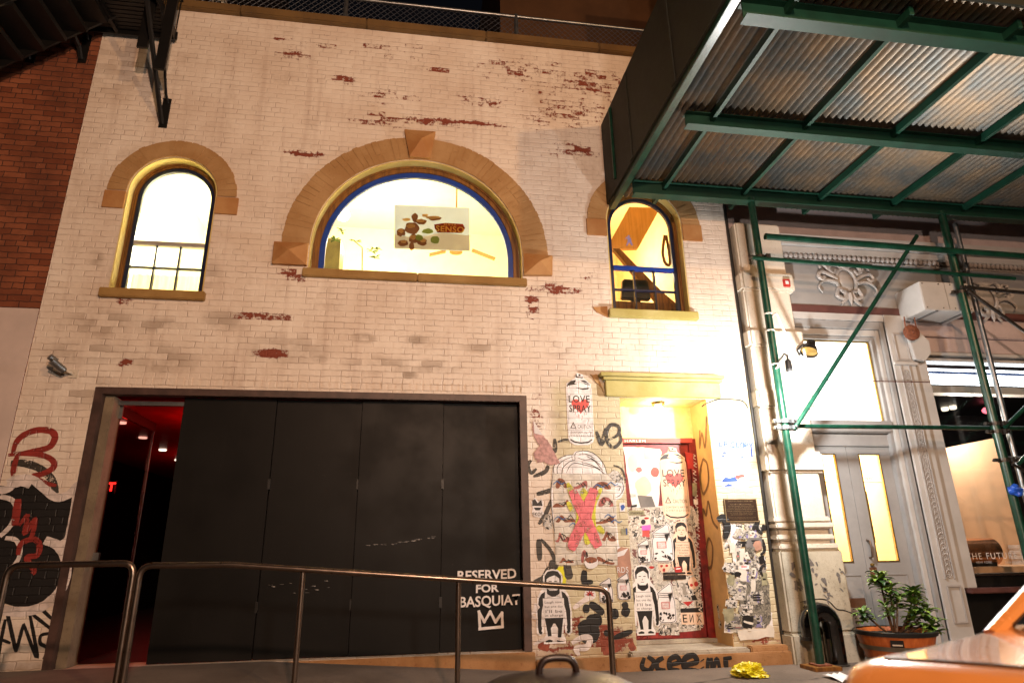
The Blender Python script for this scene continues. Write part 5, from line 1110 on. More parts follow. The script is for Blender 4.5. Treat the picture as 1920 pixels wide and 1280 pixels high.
# posters on the narrow brick pier between alcove and pilaster
sticker('sticker', [(1352,884),(1398,880),(1404,912),(1354,914)], -.0015, M['white'], 'white poster with blue hills and pink marks on the brick pier', ink=(([(1354,900),(1360,894),(1368,896),(1378,893),(1384,902),(1354,904)], M['blueink']), ([(1356,912),(1366,906),(1378,911)], M['blueink']), (E_(1385, 892, 9, 4, 12, .8), M['salmon'])))
T = thing('paint_lettering', 'broken blue stencil lettering high on the white brick pier', 'lettering', tuple(at(1380, 850, -.001)))
bm = B()
for L in ([(1349,828),(1349,836),(1356,837)], [(1358,836),(1358,828),(1364,829),(1363,833),(1358,833)], [(1378,829),(1371,829),(1370,837),(1378,838)], [(1381,829),(1381,838),(1387,838)], [(1389,830),(1389,838),(1394,838),(1394,830),(1389,830)], [(1397,838),(1397,830),(1402,831),(1401,835),(1397,835)], [(1404,830),(1408,835),(1411,829)], [(1408,835),(1410,856)]): stroke(bm, Q(L), .02, -.0012-.0004*random.random(), sm=False)
for k in range(14): u = 1350+random.random()*54; v = 842+random.random()*16; stroke(bm, Q([(u, v), (u+random.uniform(2, 7), v+random.uniform(-2, 4))]), random.uniform(.006, .018), -.001-.0001*k)
obj('strokes', bm, M['blueink'], T)
sticker('sticker', [(1412,915),(1421,915),(1421,926),(1413,926)], -.002, M['white'], 'tiny white sticker with a violet dot above the plaque corner', ink=((E_(1417, 920, 2.5, 2.5, 8), M['purple']),))
pl = at(1388, 956, 0); PQ = thing('bronze_plaque', 'bronze plaque with raised lettering on the brick pier', 'plaque', (pl.x, 0, at(1388, 978, 0).z))
x0 = at(1358, 956, 0).x; x1 = at(1419, 956, 0).x; z0 = at(1390, 978, 0).z; z1 = at(1388, 935, 0).z
obj('plate', bx(x0, x1, -.018, -.002, z0, z1), M['bronze'], PQ, bevel=.003)
obj('rim', band(B(), [(x0, z0), (x0, z1), (x1, z1), (x1, z0), (x0, z0)], [(x0+.008, z0+.008), (x0+.008, z1-.008), (x1-.008, z1-.008), (x1-.008, z0+.008), (x0+.008, z0+.008)], -.022, -.0182), M['bronzetext'], PQ)
pw, ph = x1-x0, z1-z0; cx = (x0+x1)/2
for s, f, zc, hh in (('Jean-Michel Basquiat (1960-1988)', .76, .90, .052), ('From 1983 to 1988 renowned artist', .64, .765, .04), ('Jean-Michel Basquiat lived and worked here,', .80, .69, .04), ('a former stable owned by friend and mentor', .80, .615, .04), ("Andy Warhol. Basquiat's paintings and other work", .90, .54, .04), ('challenged established notions of high and low art,', .90, .465, .04), ('race and class, while forging a visionary', .72, .39, .04), ('language that defied characterization.', .68, .315, .04), ('Placed by the Greenwich Village Society for Historic Preservation', .82, .19, .03), ('with the generous support of the Two Boots Foundation', .66, .135, .03)):
    obj('lettering', tx(s, cx-pw*f/2, cx+pw*f/2, z0+ph*(zc-hh/2), z0+ph*(zc+hh/2), -.0195), M['bronzetext'], PQ)
# torn poster layers under the plaque
TL = [([(1352,982),(1392,980),(1396,1002),(1380,1024),(1360,1030),(1354,1005)], 'mottled', 'black torn poster just under the plaque'),
      ([(1366,985),(1376,982),(1384,990),(1382,1020),(1386,1034),(1376,1038),(1370,1015)], 'white', 'white torn figure shaped strip on the black poster under the plaque'),
      ([(1396,980),(1424,978),(1430,1000),(1420,1014),(1400,1008)], 'pierlayer', 'mottled torn poster right under the plaque corner'),
      ([(1382,1014),(1415,1010),(1416,1024),(1384,1026)], 'ink', 'narrow black strip poster with a pale scribble on the brick pier'),
      ([(1370,1028),(1395,1028),(1398,1060),(1400,1088),(1384,1090),(1374,1062)], 'cream', 'pale yellowish torn poster in the middle of the brick pier'),
      ([(1384,1030),(1418,1032),(1420,1088),(1390,1092),(1386,1060)], 'pierlayer', 'torn poster with violet patches in the middle of the brick pier'),
      ([(1384,1050),(1396,1048),(1400,1090),(1404,1122),(1396,1118),(1390,1090)], 'white', 'white ragged strip hanging over the violet poster'),
      ([(1418,1040),(1436,1044),(1438,1082),(1422,1088)], 'mottled', 'torn black and white scrap right of the violet poster'),
      ([(1372,1090),(1440,1088),(1442,1106),(1376,1112)], 'pierdark', 'grey green scuffed poster layer low on the brick pier'),
      ([(1386,1110),(1440,1108),(1446,1160),(1436,1176),(1392,1176),(1388,1140)], 'pierdark', 'grey torn poster low on the brick pier'),
      ([(1412,1090),(1430,1088),(1432,1130),(1440,1160),(1420,1164),(1412,1130)], 'blackspray', 'dark painted streak over the grey poster on the brick pier'),
      ([(1440,1150),(1448,1148),(1450,1176),(1426,1180)], 'white', 'white torn corner low on the brick pier'),
      ([(1382,1168),(1448,1172),(1452,1194),(1388,1200)], 'cream', 'pale scuffed strip near the foot of the brick pier')]
for i, (L, m_, lb) in enumerate(TL): sticker('torn_poster', L, -.0015-.0022*(i % 5)-.0003*i, M[m_], lb, 'poster', .014)
sticker('sticker', E_(1421, 1022, 8, 10, 14, .3), -.0145, M['pinktan'], 'round tan sticker beside the black strip poster on the pier')

lay = [o for o in S.objects if o.name.startswith('torn_poster') and 'low on the brick pier' in o['label']][0]
scraps(lay, ((1366, 985), (1436, 1178)), 60, -.0155, 9, (5, 26), ('white', 'cream', 'inkgrey', 'mottled', 'pierlayer', 'pierdark', 'pierlayer', 'mottled', 'olivepaper', 'ink'))
# ============================================================ GRAFFITI painted on the building (parts of it)
def graf(Ls, m, y=-.0012, parent=BL, name='graffiti', taper=.3):
    for i, (L, w) in enumerate(Ls):
        bm = B(); stroke(bm, Q(L, y), w, y-.0004*(i % 7), taper=taper); obj(name, bm, m, parent)
graf([([(24,850),(30,830),(45,815),(70,806),(95,808),(103,820),(92,838),(60,846),(30,852)], .062), ([(15,853),(40,850),(75,852),(98,862),(100,876),(80,888),(62,893),(85,905),(106,910)], .055), ([(34,850),(27,872),(24,892)], .05)], M['redspray'], taper=.5)
graf([([(20,868),(45,868),(75,878),(98,900),(105,925)], .07)], M['greyspray'], -.001)
bm = B(); flat(bm, Q([(-40,905),(20,912),(40,898),(62,903),(82,920),(105,937),(128,930),(136,922),(132,960),(120,1018),(104,1028),(118,1050),(120,1080),(108,1110),(80,1132),(40,1140),(0,1128),(-40,1110)]), -.0022); obj('graffiti', bm, M['blackspray'], BL)
graf([([(-30,912),(10,918),(35,898),(60,898),(82,915),(105,932),(130,926),(146,910),(141,950),(134,985),(126,1012),(104,1024)], .075), ([(84,1012),(108,1022),(122,1046),(124,1080),(110,1110),(80,1136),(40,1146),(-20,1140)], .085), ([(10,1008),(30,1012),(38,1030),(32,1052),(12,1075)], .04), ([(0,930),(24,938),(30,960),(20,985),(0,1005)], .045), ([(14,908),(40,900),(60,906)], .11)], M['whitespray'], -.003, taper=.15)
graf([([(34,935),(28,985)], .07), ([(36,985),(52,965),(46,1000),(66,972),(58,1008),(40,1018)], .04), ([(34,1040),(40,1018),(62,1010),(74,1020),(70,1040),(50,1045),(64,1068),(60,1075)], .05)], M['redspray'], -.0052)
graf([([(10,1160),(2,1200),(-5,1240)], .03), ([(14,1150),(30,1220)], .035), ([(30,1222),(44,1170)], .03), ([(44,1168),(70,1232),(56,1150)], .03), ([(60,1150),(98,1180)], .028), ([(72,1135),(98,1160)], .028), ([(98,1186),(78,1190),(76,1205),(90,1215),(82,1235)], .03), ([(-5,1195),(20,1205)], .025)], M['blackspray'])
graf([([(996,862),(990,872),(996,886),(1006,878)], .04), ([(1000,893),(1022,884),(1028,872)], .045), ([(1040,822),(1040,845),(1026,842)], .05), ([(1046,828),(1060,824),(1078,826)], .028), ([(1118,808),(1128,832),(1136,802)], .05), ([(1136,826),(1158,815),(1160,800),(1146,796),(1137,810),(1140,830),(1152,838),(1164,826),(1162,812)], .042), ([(1150,872),(1165,878),(1172,896),(1172,905)], .02), ([(1006,926),(1022,922),(1040,916)], .05), ([(1035,935),(1022,965),(1010,982)], .045), ([(1010,1010),(1012,1050)], .06), ([(1014,1010),(1034,1034),(1042,1060)], .04), ([(1030,1062),(1020,1082),(1000,1092)], .06), ([(1040,1050),(1036,1066)], .1), ([(1062,1055),(1068,1085)], .09)], M['greyspray'], -.0008, taper=.5)
graf([([(1096,1068),(1094,1092)], .07), ([(1090,1092),(1112,1090)], .05), ([(1105,1130),(1120,1140),(1132,1150)], .08), ([(1100,1132),(1098,1148)], .07), ([(1100,1160),(1104,1180),(1106,1205)], .22), ([(1112,1150),(1116,1175)], .16), ([(1132,1185),(1150,1188)], .06), ([(1150,1196),(1186,1182)], .055), ([(1150,1140),(1152,1160)], .1), ([(1166,1142),(1180,1150)], .1), ([(1170,1128),(1174,1140)], .07)], M['blackspray'], -.0006, taper=.6)
graf([([(1000,1208),(1030,1195),(1060,1200)], .03), ([(1072,1205),(1090,1195),(1106,1196),(1100,1212),(1080,1215),(1086,1228)], .06), ([(1075,1140),(1095,1125),(1110,1118)], .05), ([(1000,1142),(1010,1136),(996,1152),(1008,1160)], .03)], M['whitespray'], -.0046, taper=.5)
graf([([(1010,1205),(1030,1212)], .1), ([(1130,1222),(1160,1212)], .08), ([(1180,1215),(1190,1208)], .08)], pbr('bare_red_brick', col('#8e4a38'), .85, 0, .3, 20), -.0005)
graf([([(1404,960),(1420,975),(1412,992)], .05), ([(1424,975),(1420,990),(1430,1000)], .035), ([(1430,1010),(1434,1030),(1426,1040)], .03), ([(1436,1056),(1426,1066),(1430,1080)], .03), ([(1345,975),(1356,970),(1364,985),(1360,1010)], .08)], M['blackspray'], -.0165, taper=.5)
DF = [o for o in BL.children if o.name.startswith('door_frame')][0]
fr_ = []
for k in range(22):
    v = 850+k*15; u = 1300+.036*(v-822)+random.uniform(-1.5, 1.5); fr_.append(([(u-2, v), (u+4, v+4), (u-1, v+7), (u+5, v+11)], .007))
graf([([(a, b) for a, b in L], w) for L, w in fr_], M['white'], jw-.0215, DF, name='scribble')
# scrawl on the step riser
RS = [o for o in BL.children if o.name.startswith('step_riser')][0]
graf([([(1208,1232),(1204,1250),(1218,1256),(1226,1240),(1214,1230)], .05), ([(1244,1232),(1232,1240),(1234,1254),(1248,1256)], .05), ([(1254,1246),(1274,1240),(1268,1230),(1256,1236),(1256,1252),(1274,1256)], .05), ([(1282,1246),(1306,1240),(1300,1228),(1284,1234),(1284,1252),(1306,1256)], .055), ([(1316,1236),(1317,1238)], .05), ([(1316,1250),(1317,1252)], .05), ([(1326,1256),(1328,1232)], .04), ([(1334,1232),(1336,1256),(1344,1234),(1350,1256)], .04), ([(1360,1232),(1362,1254)], .05), ([(1356,1234),(1372,1232)], .035)], M['blackspray'], -.1712, RS)
# paint wash on the lower left pilaster side, drips
graf([([(1004,1130),(1004,1150)], .03)], M['whitespray'], -.0012)

# ============================================================ STREET FURNITURE AND OTHER THINGS
# hand rails
def rail(name, label, pts, posts, y=-1.55):
    T = thing(name, label, 'handrail', (pts[0][0], y, .0), 'bronze tube handrails along the ramp')
    path = []
    n = len(pts)
    for i, p in enumerate(pts):
        p = Vector(p)
        if 0 < i < n-1 and i in (1, n-2):
            a = (Vector(pts[i-1])-p).normalized(); b = (Vector(pts[i+1])-p).normalized(); r = .085
            for k in range(7):
                t_ = k/6; path.append(p+a*r*(1-t_)**2+b*r*t_**2)
        else: path.append(p)
    obj('rail', tube(B(), [(p[0], y, p[1]) for p in path], .0225, 14), M['chrome'], T, smoothf=True)
    for x, zt_, zb_2 in posts: obj('post', cyl(B(), (x, y, zb_2), (x, y, zt_-.02), .020, 12), M['chrome'], T, smoothf=True)
    return T
yr = -1.55
gl = lambda x: .2 if x < -1.25 else .2-(x+1.25)*.196/2.7
xa = at(8, 1100, yr).x; xb_ = at(238, 1150, yr).x; z1_ = at(150, 1057, yr).z
rail('handrail', 'short dark handrail at the far left in front of the graffiti', [(xa, .0), (xa, z1_), (xb_, z1_), (xb_, .0)], [])
xc = at(250, 1150, yr).x; xk = at(430, 1058, yr).x; zk = at(430, 1058, yr).z; xe = at(1146, 1200, yr).x; ze = at(1130, 1104, yr).z
p1 = at(566, 1100, yr).x; p2 = at(859, 1150, yr).x; zl = lambda x: zk+(ze-zk)*(x-xk)/(xe-xk)
rail('handrail', 'long bronze handrail sloping down in front of the black garage panels', [(xc, .0), (xc, zk+.004), (xk, zk), (xe, ze), (xe, .0)], [(p1, zl(p1), gl(p1)), (p2, zl(p2), gl(p2))])
# surveillance camera
p = at(110, 684, -.12); SCM = thing('security_camera', 'silver bullet security camera on the white brick above the garage', 'camera', (p.x, -.12, p.z))
d = Vector((-.55, -.55, .25)).normalized()
obj('body', cyl(B(), (p.x+.045, -.10, p.z-.05), (p.x-.03, -.20, p.z+.02), .036, 16), M['steel'], SCM, smoothf=True); obj('hood', cyl(B(), (p.x-.012, -.155, p.z+.028), (p.x-.05, -.21, p.z+.058), .03, 12), M['steel'], SCM); obj('lens', cyl(B(), (p.x+.046, -.099, p.z-.051), (p.x+.05, -.094, p.z-.055), .026, 14), M['blackpaint'], SCM)
obj('mount', join(tube(B(), [(p.x+.03, -.1, p.z-.03), (p.x+.085, -.05, p.z-.055), (p.x+.09, -.002, p.z-.06)], .014, 8), bx(p.x+.05, p.x+.135, -.012, -.001, p.z-.10, p.z-.015)), M['stone'], SCM)
# conduit box at garage frame
# gooseneck vent pipe
gx, gy = at(1571, 1245, -.335).x, -.335
GN = thing('gooseneck_pipe', 'glossy black gooseneck vent pipe bent over beside the worn pedestal', 'pipe', (gx, gy, 0))
GD_ = Vector((-1, 0, 0)); gp = lambda l, z: (gx+GD_.x*l, gy+GD_.y*l, z)
pts = [gp(0, 0), gp(0, .36)]+[gp(.12-.12*math.cos(R(a)), .37+.125*math.sin(R(a))) for a in (14, 40, 66, 92, 118, 144, 168)]+[gp(.24, .35), gp(.24, .25)]
obj('pipe', tube(B(), pts, .092, 20, True), pbr('gloss_black_paint', col('#090808'), .18, 0, .2, coat=.5), GN, smoothf=True); obj('mouth', lathe(B(), gp(.24, .236), [(.055, 0), (.097, .0), (.097, .03), (.055, .03)], 18), M['blackpaint'], GN); obj('flange', lathe(B(), (gx, gy, .0), [(.112, 0), (.112, .012), (.10, .016)], 24), M['darksteel'], GN)
# barrel planter and shrub
bc = at(1682, 1188, -.55); bxx, byy = bc.x, -.52
PL = thing('barrel_planter', 'orange half barrel planter with grey hoops on the pavement by the shop door', 'planter', (bxx, byy, 0))
obj('staves', lathe(B(), (bxx, byy, .0), [(.255, 0), (.31, .15), (.36, .32), (.345, .32), (.30, .24)], 36, True), M['staves'], PL, smoothf=True)
for z, r0, r1 in ((.035, .268, .285), (.16, .316, .330)): obj('hoop', lathe(B(), (bxx, byy, z), [(r0-.01, 0), (r0+.006, 0), (r1+.006, .04), (r1-.01, .04)], 36), M['hoop'], PL, smoothf=True)
obj('rim', lathe(B(), (bxx, byy, .29), [(.34, 0), (.368, 0), (.375, .035), (.34, .04)], 36, False), M['blackpaint'], PL, smoothf=True); obj('soil', lathe(B(), (bxx, byy, .27), [(.33, 0), (.33, .01), (.1, .03), (.01, .035)], 24), M['soil'], PL)
lp = Vector((at(1633, 1196, byy-.3).x, 0, .245)); an = math.atan2(-.27, -.2)
bm = B(); c0 = Vector((bxx+.345*math.cos(an), byy+.345*math.sin(an), .235)); tn = Vector((-math.sin(an), math.cos(an), 0)); nn = Vector((math.cos(an), math.sin(an), -.3)).normalized(); up_ = tn.cross(nn)
obb(bm, c0+nn*.002, tn*.055, nn*.002, up_*.032); obj('label_plate', bm, M['ink'], PL)
bm = B(); obb(bm, c0+nn*.0045+up_*.012, tn*.042, nn*.0008, up_*.007); obj('label_line', bm, M['cream'], PL)
SHR = thing('potted_shrub', 'leafy rhododendron shrub growing out of the barrel planter', 'plant', (bxx, byy, .3))
stems = B(); leaves = B(); rr = random.Random(3)
def leaf(c, d, L, wd):
    d = d.normalized(); s = d.cross(Vector((0, 0, 1))); s = s.normalized() if s.length > .01 else Vector((1, 0, 0)); n_ = s.cross(d)
    pr = [(0, .0, 0), (.25, .7, .06), (.55, 1, .09), (.8, .7, .06), (1, 0, -.05)]
    L_ = [leaves.verts.new(c+d*L*a+s*wd*b+n_*L*(e+.05)) for a, b, e in pr[1:4]]; R_ = [leaves.verts.new(c+d*L*a-s*wd*b+n_*L*(e+.05)) for a, b, e in pr[1:4]]
    m_ = [leaves.verts.new(c+d*L*a+n_*L*e) for a, b, e in pr]
    for a, b in ((L_, 1), (R_, -1)):
        leaves.faces.new((m_[0], m_[1], a[0])); leaves.faces.new((m_[1], m_[2], a[1], a[0])); leaves.faces.new((m_[2], m_[3], a[2], a[1])); leaves.faces.new((m_[3], m_[4], a[2]))
def whorl(c, ax, n, L):
    ax = ax.normalized(); u, w = frame(ax)
    for k in range(n):
        a = 2*PI*k/n+rr.random(); el = rr.uniform(-.35, .75); leaf(c, u*math.cos(a)+w*math.sin(a)+ax*el, L*rr.uniform(.7, 1.15), L*.2)
heads = [((-.31, -.03, .20), .085, 26), ((-.06, .0, .50), .115, 30), ((.0, -.05, .40), .11, 26), ((.27, -.03, .38), .105, 30), ((.2, -.1, .26), .1, 26), ((.32, -.1, .2), .1, 24), ((-.1, -.08, .25), .09, 16), ((.1, .02, .3), .1, 22), ((.26, -.2, .08), .11, 24), ((-.02, .06, .56), .1, 10), ((.36, .02, .33), .09, 16), ((.12, -.14, .16), .1, 18)]
for (dx_, dy_, dz_), L, n in heads:
    c = Vector((bxx+dx_, byy+dy_, .29+dz_)); b0 = Vector((bxx+dx_*.25, byy+dy_*.2, .29)); mid = (b0+c)/2+Vector((dx_*.15, 0, .03)); tube(stems, [b0, mid, c], [.012, .009, .005], 6)
    for s in range(3): whorl(c+Vector((rr.uniform(-.03, .03), rr.uniform(-.03, .03), -.04*s)), Vector((dx_*.6, dy_*.6, 1)), n//2, L*1.3)
obj('stems', stems, M['bark'], SHR); obj('foliage', leaves, M['leaf'], SHR)
# litter
p = gz(1410, 1268); bm = B(); bmesh.ops.create_icosphere(bm, subdivisions=5, radius=.16)
for v in bm.verts:
    q_ = v.co.copy(); k = 1.0+.45*mnoise.noise(q_*8)-.55*abs(mnoise.noise(q_*16+Vector((q_.y*9, 0, 0))))-.28*abs(mnoise.noise(q_*37))-.15*abs(mnoise.noise(q_*80))
    v.co = Vector((p.x+q_.x*1.15*k, p.y+q_.y*.8*k, max(.006, .035+q_.z*.62*k)))
solo('plastic_bag', bm, M['bag'], 'crumpled yellow plastic bag lying on the pavement below the step', 'bag', smoothf=True)
p = gz(1590, 1276); bm = B(); prev = None
for i in range(7):
    cur = [bm.verts.new((p.x-.1+.035*i, p.y-.07+.14*j+.01*i, .006+.022*abs(math.sin(i*1.7+j*2)))) for j in range(3)]
    if prev:
        for j in range(2): bm.faces.new((prev[j], prev[j+1], cur[j+1], cur[j]))
    prev = cur
solo('paper_litter', bm, M['white'], 'crumpled white paper scrap on the pavement near the planter', 'litter')
# litter bin with domed lid
bxn, byn = .49, -4.55
TB = thing('litter_bin', 'dark brown metal bin with a domed lid and loop handle in the foreground', 'bin', (bxn, byn, -.135))
zt_ = .735
obj('body', lathe(B(), (bxn, byn, -.135), [(.25, 0), (.255, .02), (.275, .55), (.285, .78)], 40), M['lid'], TB, smoothf=True)
obj('lid', lathe(B(), (bxn, byn, zt_-.10), [(.305, -.01), (.31, .0), (.305, .02), (.27, .048), (.21, .075), (.12, .094), (.04, .1), (.001, .1005)], 48), M['lid'], TB, smoothf=True)
obj('handle', tube(B(), smooth([(bxn-.062, byn, zt_-.006), (bxn-.055, byn, zt_+.022), (bxn-.03, byn, zt_+.04), (bxn+.03, byn, zt_+.04), (bxn+.055, byn, zt_+.022), (bxn+.062, byn, zt_-.006)], 5), .0115, 10), M['lid'], TB, smoothf=True)
# parked yellow car: tail and boot lid in the foreground
O = Vector((1.29, -6.18, -.14))
CAR = thing('parked_car', 'glossy orange yellow car parked in the foreground, its boot lid at the lower right', 'car', O)
ang = R(27.7); MR = Matrix.Rotation(ang, 4, 'Z')
def carobj(name, bm, m, par=CAR, **k):
    bm.transform(Matrix.Translation(O) @ MR); return obj(name, bm, m, par, **k)
stn = [  # x, half width, z of deck edge, z of deck middle
 (-.02, .80, .72, .76), (.0, .85, .92, .95), (.02, .87, .985, 1.005), (.06, .88, 1.015, 1.03), (.14, .885, 1.018, 1.035), (.5, .89, 1.012, 1.04), (1.0, .89, 1.022, 1.05)]
bm = B(); rings = []
for x, hw, ze_, zm_ in stn:
    prof = [(-hw*.97, .28), (-hw, .55), (-hw*.995, ze_-.10), (-hw*.985, ze_-.02), (-hw*.95, ze_), (-hw*.5, (ze_+zm_*2)/3), (0, zm_), (hw*.5, (ze_+zm_*2)/3), (hw*.95, ze_), (hw*.985, ze_-.02), (hw*.995, ze_-.10), (hw, .55), (hw*.97, .28)]
    rings.append([bm.verts.new((x, y, z)) for y, z in prof])
for a, b in zip(rings, rings[1:]):
    for k in range(len(a)-1): bm.faces.new((a[k], a[k+1], b[k+1], b[k]))
bm.faces.new(rings[0])
# body sides forward of the boot
for x, hw, ze_, zm_ in ((1.02, .885, 1.028, 1.05), (2.4, .9, .98, .99), (3.3, .88, .93, .98), (4.3, .82, .80, .86), (4.5, .7, .6, .65)):
    prof = [(-hw*.97, .28), (-hw, .55), (-hw*.995, ze_-.10), (-hw*.985, ze_-.02), (-hw*.95, ze_), (-hw*.5, (ze_+zm_*2)/3), (0, zm_), (hw*.5, (ze_+zm_*2)/3), (hw*.95, ze_), (hw*.985, ze_-.02), (hw*.995, ze_-.10), (hw, .55), (hw*.97, .28)]
    cur = [bm.verts.new((x, y, z)) for y, z in prof]; a = rings[-1]
    for k in range(len(a)-1): bm.faces.new((a[k], a[k+1], cur[k+1], cur[k]))
    rings.append(cur)
bm.faces.new(rings[-1][::-1])
bo = carobj('body', bm, M['orange'], smoothf=True); sm_ = bo.modifiers.new('round', 'SUBSURF'); sm_.levels = sm_.render_levels = 2
from mathutils.bvhtree import BVHTree
bpy.context.view_layer.update(); BV = BVHTree.FromObject(bo, bpy.context.evaluated_depsgraph_get())
Oc = ORG[bo]
def on_car(x, y):
    q = Matrix.Translation(O) @ MR @ Vector((x, y, 3)); h = BV.ray_cast(q-Oc, Vector((0, 0, -1)))[0]; return (h if h is not None else q-Oc)+Oc
sl = [on_car(.11, y) for y in [(-.80+.1*k) for k in range(17)]]; s2 = [on_car(.11+.1*k, .80) for k in range(8)]; s3 = [on_car(.11+.1*k, -.80) for k in range(8)]
for P_ in (sl,): obj('panel_gap', tube(B(), [p+Vector((0, 0, .001)) for p in P_], .0045, 6), M['trim'], CAR)
# greenhouse
bm = B(); lo = [(.62, .80), (3.0, .78)]; 
prof = [(.86, 1.03, .80), (1.75, 1.40, .62), (1.8, 1.45, .60), (2.3, 1.44, .60), (3.05, .98, .78)]
Lr = [[bm.verts.new((x, s*w, z)) for x, z, w in prof] for s in (-1, 1)]
bm.faces.new([Lr[0][i] for i in range(5)]); bm.faces.new([Lr[1][i] for i in range(4, -1, -1)])
for i in range(4): bm.faces.new((Lr[0][i], Lr[1][i], Lr[1][i+1], Lr[0][i+1]))
carobj('glasshouse', bm, pbr('car_window_glass', col('#10151a'), .05, 0, .1, coat=1.0))
bm = B()
for s in (-1, 1):
    tube(bm, [(.80, s*.83, 1.0), (1.3, s*.73, 1.22), (1.75, s*.63, 1.405), (1.85, s*.61, 1.455), (2.3, s*.61, 1.445), (3.08, s*.79, .98)], [.022, .026, .028, .03, .03, .034], 8)
carobj('roof_pillar', bm, M['orange'], smoothf=True)
carobj('roof', bx(1.8, 2.35, -.62, .62, 1.43, 1.475), M['orange'], bevel=.02)
for x, y in ((.85, -.80), (.85, .80), (3.55, -.80), (3.55, .80)):
    bm = lathe(B(), (0, 0, 0), [(.2, -.1), (.31, -.095), (.33, -.06), (.33, .06), (.31, .095), (.2, .1)], 28)
    for v in bm.verts: v.co = (x+v.co.x, y+v.co.z, .33+v.co.y)
    w_ = carobj('wheel', bm, M['rubber'], smoothf=True); bm = lathe(B(), (0, 0, 0), [(.19, -.105), (.19, .105)], 20)
    for v in bm.verts: v.co = (x+v.co.x, y+v.co.z, .33+v.co.y)
    carobj('rim', bm, M['steel'], w_)
for y in (-.62, .62): carobj('tail_light', bx(-.03, .02, y-.12, y+.12, .62, .76), M['redtag'], bevel=.01)
carobj('bumper', bx(-.08, .05, -.84, .84, .34, .52), M['orange'], bevel=.03)

# ============================================================ THINGS BEHIND THE UPPER WINDOWS
def room_pt(u, v, y): return at(u, v, y)
a = at(740, 385, .45); b = at(881, 470, .45)
T = thing('window_poster', 'pale game poster lettered SUPER SENSO hanging inside the large arched window', 'poster', (a.x, .45, b.z))
pq = [tuple(at(u, v, .45)[i] for i in (0, 2)) for u, v in ((740,384),(880,390),(881,471),(739,466))]
pp_ = paper('poster_print_sky', col('#c9cfdc'), .6); obj('sheet', prism(B(), pq, .45, .452), pp_, T)
Q2 = lambda L: [xz(u, v, .448) for u, v in L]
bm = flat(B(), Q2([(740,440),(780,446),(830,436),(880,442),(881,470),(740,465)]), .4485); obj('sand_band', bm, paper('poster_print_sand', col('#e6d6c0'), .6), T)
bm = B()
for cu, cv, ru, rv in ((772, 428, 14, 11), (752, 436, 8, 8), (790, 416, 10, 5), (776, 448, 10, 8), (756, 456, 10, 6), (772, 462, 5, 8), (792, 454, 9, 7), (815, 410, 12, 4), (778, 408, 6, 8)): flat(bm, Q2(E_(cu, cv, ru, rv, 26, .3)), .4475-.00002*cu*.1)
obj('brown_rubble_print', bm, paper('poster_print_brown', col('#8a5c3e'), .35), T)
bm = B()
for cu, cv, ru, rv in ((770, 424, 8, 4), (752, 433, 5, 4), (788, 414, 8, 3), (774, 445, 6, 4), (757, 453, 6, 3), (793, 451, 5, 4), (812, 408, 14, 3), (762, 412, 7, 3), (797, 404, 6, 3)): flat(bm, Q2(E_(cu, cv, ru, rv, 26, .3)), .4468-.00002*cu*.1)
obj('tan_rubble_print', bm, paper('poster_print_tan', col('#d8aa68'), .5), T)
bm = B()
for cu, cv, ru, rv in ((802, 434, 10, 5), (816, 450, 9, 7), (786, 446, 7, 6)): flat(bm, Q2(E_(cu, cv, ru, rv, 26, .25)), .4450-.00002*cu*.1)
obj('green_rubble_print', bm, paper('poster_print_green', col('#8c9a4c'), .35), T)
a = at(817, 430, .446); b = at(870, 430, .446)
obj('logo_back', flat(B(), Q2([(814,421),(835,418),(868,420),(872,428),(866,437),(820,436),(815,428)]), .4462), paper('poster_print_orange', col('#8e3a20'), .3), T)
obj('lettering', tx('SENSO', a.x, b.x, at(840, 435, .446).z, at(840, 424, .446).z, .4452, .02), paper('poster_print_yellow', col('#ffd860'), .65), T); obj('lettering', tx('SUPER', at(832, 420, .446).x, at(856, 420, .446).x, at(840, 423, .446).z, at(840, 419.5, .446).z, .4452, .01), paper('poster_print_gold', col('#ffd060'), .6), T)
g_ = at(643, 402, 1.5); solo('globe_lamp', lathe(B(), (g_.x, 1.5, g_.z-.1), [(.01, 0), (.07, .03), (.1, .1), (.07, .17), (.01, .2)], 20), emit('globe_glow', (1, .93, .7), 9), 'glowing globe lamp at the left inside the large arched window', 'lamp', smoothf=True)
# cabinet, plant, ceiling fan in the middle room
c_ = at(617, 480, .9); solo('cabinet', bx(-1.68, at(637, 480, .9).x, .9, 1.3, 3.32, at(620, 447, .9).z), pbr('grey_green_cabinet', col('#6b6438'), .6), 'grey green cabinet at the left of the large arched window', 'cabinet')
hp_ = at(662, 450, .8); HPL = thing('hanging_plant', 'light green leafy house plant inside the large arched window', 'plant', (hp_.x, .8, hp_.z))
leaves = B(); rr = random.Random(5)
for k in range(6): c = Vector((hp_.x+rr.gauss(0, .12)+.05*k, .8+rr.gauss(0, .05), hp_.z+rr.gauss(0, .12)-.03*k)); whorl(c, Vector((0, -.2, 1)), 7, .09)
obj('foliage', leaves, M['leaf'], HPL); obj('stem', tube(B(), [(hp_.x+.2, .82, 3.32), (hp_.x+.12, .8, hp_.z-.1), (hp_.x, .8, hp_.z)], .008, 6), M['bark'], HPL)
f = at(855, 472, 2.2); FAN = thing('ceiling_fan', 'wooden ceiling fan turning low behind the large arched window', 'fan', (f.x, 2.2, f.z))
for u0, v0, u1, v1 in ((885, 469, 928, 486), (805, 478, 836, 471), (840, 455, 800, 448)):
    p, q = at(u0, v0, 2.2), at(u1, v1, 2.2); d = (q-p); s = Vector((0, .07, .01)); bm = B(); obb(bm, (p+q)/2, d/2, s, Vector((-d.z, 0, d.x)).normalized()*.006); obj('blade', bm, M['brownwood'], FAN)
